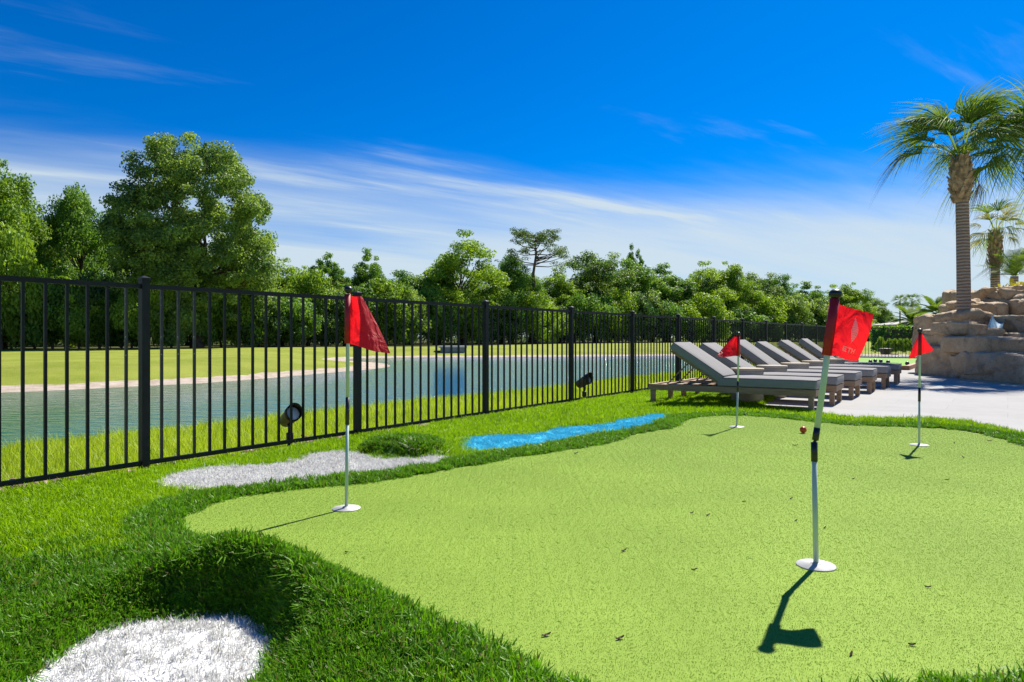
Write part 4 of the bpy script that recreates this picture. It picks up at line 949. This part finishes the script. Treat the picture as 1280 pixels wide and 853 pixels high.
tree_px(462, 319, 75, 62, protos[3], 'leafy_tree', 'small round headed tree beside the thin open crowned tree')
tree_px(580, 297, 84, 118, protos[1], 'leafy_tree', 'broad light green tree standing next to the lone pine')
tree_px(640, 320, 92, 70, protos[0], 'leafy_tree', 'green tree filling the gap below the lone pine')
# pine with a flat open crown
r = np.random.default_rng(77); Yp = 92; hp = (HY - 289) / F * Yp + H0 - GZ; mb = MB(); ends = []
mb.tube([(0, 0, -.3), (.1, 0, hp * .35), (-.15, 0, hp * .62), (.25, 0, hp * .8), (.1, 0, hp * .93)], [.30, .24, .19, .13, .04], 8)
for k in range(44):
    t = r.uniform(.68, .97); s_ = Vector((.0 + .15 * math.sin(t * 9), 0, hp * t)); a = r.uniform(0, 6.28); L_ = 9.5 * (1.10 - t) * r.uniform(.55, 1.0) + 1.3; e = s_ + Vector((math.cos(a) * L_, math.sin(a) * L_, L_ * r.uniform(.05, .5)))
    e.z = min(e.z, hp * .985); m_ = s_.lerp(e, .5) + Vector((0, 0, -.25)); mb.tube([s_, m_, e], [.085, .06, .015], 5, cap=False); ends += [e, m_.lerp(e, .55) + Vector((r.normal(0, .5), r.normal(0, .5), .25)), e + Vector((r.normal(0, .6), r.normal(0, .6), r.normal(0, .2)))]
cent = np.array([tuple(e) for e in ends]); v, f, t = leaf_clumps(cent, r.uniform(.35, .80, len(cent)), 9500, .17, r, flat=.5)
root = empty('pine_tree', ((668 - 640) / F * Yp, Yp, GZ)); tag(root, 'lone open crowned pine rising above the woods', 'tree')
o = link('trunk', mesh('trunk', mb.v, mb.f), M_pinebark, root, True); cm = fast_mesh('crown', v, f); attr(cm, 'tint', t); link('crown', cm, L_pine, root)
tree_px(793, 308, 112, 34, sparse, 'sparse_tree', 'thin tufted treetop standing out above the wooded shore', rz=2.1)
G = 'trees of the wood beyond the pond'; TINT = ['mid green', 'bright green', 'dark green', 'slender mid green', 'broad bright green']
LB = lambda k: TINT[k] + ' leafy tree at the front of the wood beyond the pond'
LC = lambda k: TINT[k] + ' leafy tree set back behind the front trees of the wood'
for k, (px, top, w) in enumerate([(352, 330, 70), (385, 338, 60), (432, 350, 70), (510, 342, 75), (545, 338, 70), (625, 335, 80), (700, 346, 70), (745, 316, 78), (792, 328, 72), (835, 338, 72), (880, 333, 66), (912, 332, 58), (945, 342, 56), (972, 346, 50), (1012, 357, 52), (1040, 360, 48), (1062, 357, 46), (1088, 374, 40), (1106, 388, 26)]):
    Y = float(np.interp(px, [340, 440, 600, 750, 880, 1000, 1110], [66, 76, 90, 104, 118, 134, 150])) + rng.uniform(-1, 3)
    tree_px(px, top, Y, w * 1.32, protos[(k * 3 + 1) % 5], 'leafy_tree', LB((k * 3 + 1) % 5), 'tree', G)
for k in range(24):                                             # second rank, seen between the first
    px = -120 + k * 52 + rng.uniform(-14, 14); Y = float(np.interp(px, [-120, 340, 440, 600, 750, 880, 1000, 1110], [66, 76, 88, 102, 116, 130, 146, 160]))
    top = float(np.interp(px, [-120, 100, 250, 340, 420, 520, 620, 750, 880, 1000, 1110], [250, 260, 270, 345, 350, 352, 345, 345, 350, 365, 392])) + rng.uniform(-4, 10)
    if px > 1100: continue
    tree_px(px, top, Y, 74, protos[(k * 2) % 5], 'leafy_tree', LC((k * 2) % 5), 'tree', G)
# dense wood behind the separate trees: one mass
r = np.random.default_rng(300); cen_ = []; 
for px in np.arange(-330, 1100, 5.5):
    Y = float(np.interp(px, [-330, 100, 340, 440, 600, 750, 880, 1000, 1110], [60, 68, 80, 94, 108, 122, 136, 152, 166])) + r.uniform(-2, 3)
    top = float(np.interp(px, [-330, 250, 400, 800, 1000, 1100], [300, 320, 362, 366, 380, 404])); hh_ = (HY - top) / F * Y + H0
    for zf in (.06, .22, .38, .55, .72, .9): cen_.append(((px - 640) / F * Y + r.normal(0, .5), Y + r.normal(0, 1.2), hh_ * zf * r.uniform(.85, 1.1)))
cen_ = np.array(cen_); v, f, t = leaf_clumps(cen_, r.uniform(.9, 1.7, len(cen_)), 110000, .34, r); me = fast_mesh('far_woodland', v, f); attr(me, 'tint', t)
tag(link('far_woodland', me, L_dark), 'dense dark woodland closing the view behind the separate trees', kind='stuff')
GS = 'shrubs along the edge of the wood'; LS = ['bright yellow green bushy shrub', 'mid green bushy shrub', 'dark green bushy shrub']
for k in range(56):
    px = -90 + k * 21.5 + rng.uniform(-6, 6); Y = float(np.interp(px, [-100, 100, 340, 440, 600, 750, 880, 1000, 1110], [50, 51.5, 60, 70, 83, 97, 111, 126, 140])) + rng.uniform(-1.5, 2.5)
    if px > 1095: continue
    top = float(np.interp(px, [-100, 150, 300, 400, 600, 800, 1000, 1100], [352, 362, 350, 362, 372, 378, 386, 398])) + rng.uniform(-14, 14)
    tree_px(px, top, Y, 74 if px < 500 else 60, shr[(k * 5 + (k // 3)) % 3], 'woodland_shrub', LS[(k * 5 + (k // 3)) % 3] + ' at the foot of the wood beyond the pond', 'shrub', GS)

# ------------------------------------------------------------------ things on the far lawns
def block_hedge(px0, px1, top, Y, depth, label, seed):
    x0, x1 = (px0 - 640) / F * Y, (px1 - 640) / F * Y; h = H0 + (HY - top) / F * Y + .08; r = np.random.default_rng(seed); n = 6000
    c = r.uniform(0, 1, (n, 3)) * (x1 - x0, depth, h); side = r.integers(0, 4, n); c[side == 0, 1] = 0; c[side == 1, 2] = h; c[side == 2, 0] = 0; c[side == 3, 0] = x1 - x0
    c += r.normal(0, .06, (n, 3)); nn = r.normal(size=(n, 3)) + (0, -.4, .5); nn /= np.linalg.norm(nn, axis=1)[:, None]; v, f = rhomb(c, nn, r.uniform(.10, .22, n), r)
    root = empty('clipped_hedge', (x0, Y, -.08)); tag(root, label, 'hedge'); me = fast_mesh('foliage', v, f); attr(me, 'tint', np.repeat(r.uniform(0, 1, n), 4)); link('foliage', me, L_mid, root)
    MB().box(.15, x1 - x0 - .15, .15, depth - .15, 0, h - .15).build('inner_branches', M_bark, root); return root
block_hedge(1106, 1240, 409, 46, 1.6, 'clipped green hedge across the lawn beyond the far fence', 5)
for k, px in enumerate([1101, 1112, 1119, 1126, 1133, 1140, 1147, 1154]):
    tree_px(px, 425 if k else 423, 40, 11, shr[0], 'round_shrub', 'low round shrub planted along the clipped hedge', 'shrub', 'low shrubs in a row before the hedge')
# house behind the hedge
Yh = 104; hx0, hx1 = (1131 - 640) / F * Yh, (1131 - 640) / F * Yh + 20; M_wall = simple('house_wall', (.62, .60, .57), .8, var=.06, scale=1); M_roof = simple('house_roof', (.36, .34, .33), .8, var=.15, scale=2); M_win = simple('house_glass', (.05, .07, .09), .1, var=.2)
root = empty('house', (hx0, Yh, -.1)); tag(root, 'pale single storey house with grey roof behind the hedge and palms', 'house')
MB().box(0, 20, 0, 9, 0, 2.75).build('wall', M_wall, root)
MB().add([(-.5, -.6, 2.70), (20.5, -.6, 2.70), (20.5, 9.6, 2.70), (-.5, 9.6, 2.70), (4, 4.5, 3.7), (16, 4.5, 3.7), (-.5, -.6, 2.88), (20.5, -.6, 2.88), (20.5, 9.6, 2.88), (-.5, 9.6, 2.88)],
         [(3, 2, 1, 0), (6, 7, 5, 4), (7, 8, 5), (8, 9, 4, 5), (9, 6, 4), (0, 1, 7, 6), (1, 2, 8, 7), (2, 3, 9, 8), (3, 0, 6, 9)]).build('roof', M_roof, root)
for x in (1.0, 4.0, 8.2, 12.5, 16.):
    fr_ = MB().box(x, x + 1.6, -.06, -.005, .9, 2.3).build('window', M_wall, root); MB().box(x + .1, x + 1.5, -.075, -.062, 1.0, 2.2).build('pane', M_win, fr_)
# dark tub on that lawn
g = P(1107, 443, -.08); root = empty('garden_tub', (g[0], g[1], -.1)); tag(root, 'dark low tub on the lawn beyond the far fence', 'tub')
MB().lathe([(.20, 0), (.24, .05), (.32, .30), (.345, .33), (.33, .34), (.28, .30), (.1, .27)], 24).build('tub_body', M_pot, root, True)
MB().tube([(-.1, 0, .28), (-.12, 0, .5), (-.08, 0, .8)], [.02, .018, .012], 8).build('stem', M_bark, root, True)
MB().box(.25, .62, -.12, .12, .0, .06).build('foot', M_pot, root, bevel=.01)
# box on the far bank
g = P(566, 443.5, -.5); root = empty('pump_box', (g[0], g[1], -.52), .1); tag(root, 'low grey utility box with pale lid on the far bank of the pond', 'utility box')
MB().box(-.95, .95, -.5, .5, .0, .55).build('cabinet', M_grey, root, bevel=.02); MB().box(-1.08, 1.08, -.6, .6, .552, .68).build('lid', M_lid, root, bevel=.03)
for x in (-.6, 0, .6): MB().box(x - .24, x + .24, -.53, -.503, .08, .48).build('door_panel', M_grey, root, bevel=.008)
MB().tube([(-.95, -.1, .2), (-1.35, -.1, .2), (-1.45, -.1, .12), (-1.47, -.1, -.1)], [.14, .14, .14, .14], 12).build('pipe', M_pot, root, True)
# yellow leaved plant on the rocks
b_ = W(1272, 362, 18.6); root = empty('croton_plant', (b_.x, 18.6, .9)); tag(root, 'yellow leaved plant on top of the rock wall', 'plant'); r = np.random.default_rng(9); n = 260
c = r.normal(0, 1, (n, 3)) * (.22, .2, .10) + (0, 0, b_.z - .9); nn = r.normal(size=(n, 3)) + (0, -.3, .6); nn /= np.linalg.norm(nn, axis=1)[:, None]; v, f = rhomb(c, nn, r.uniform(.10, .22, n), r)
me = fast_mesh('foliage', v, f); attr(me, 'tint', np.repeat(r.uniform(0, 1, n), 4)); link('foliage', me, L_yel, root)
mb = MB()
for k in range(6): mb.tube([(0, 0, 0), (r.normal(0, .1), r.normal(0, .1), .5), (r.normal(0, .25), r.normal(0, .2), b_.z - .9)], [.02, .015, .006], 6)
mb.build('stem', M_bark, root, True)
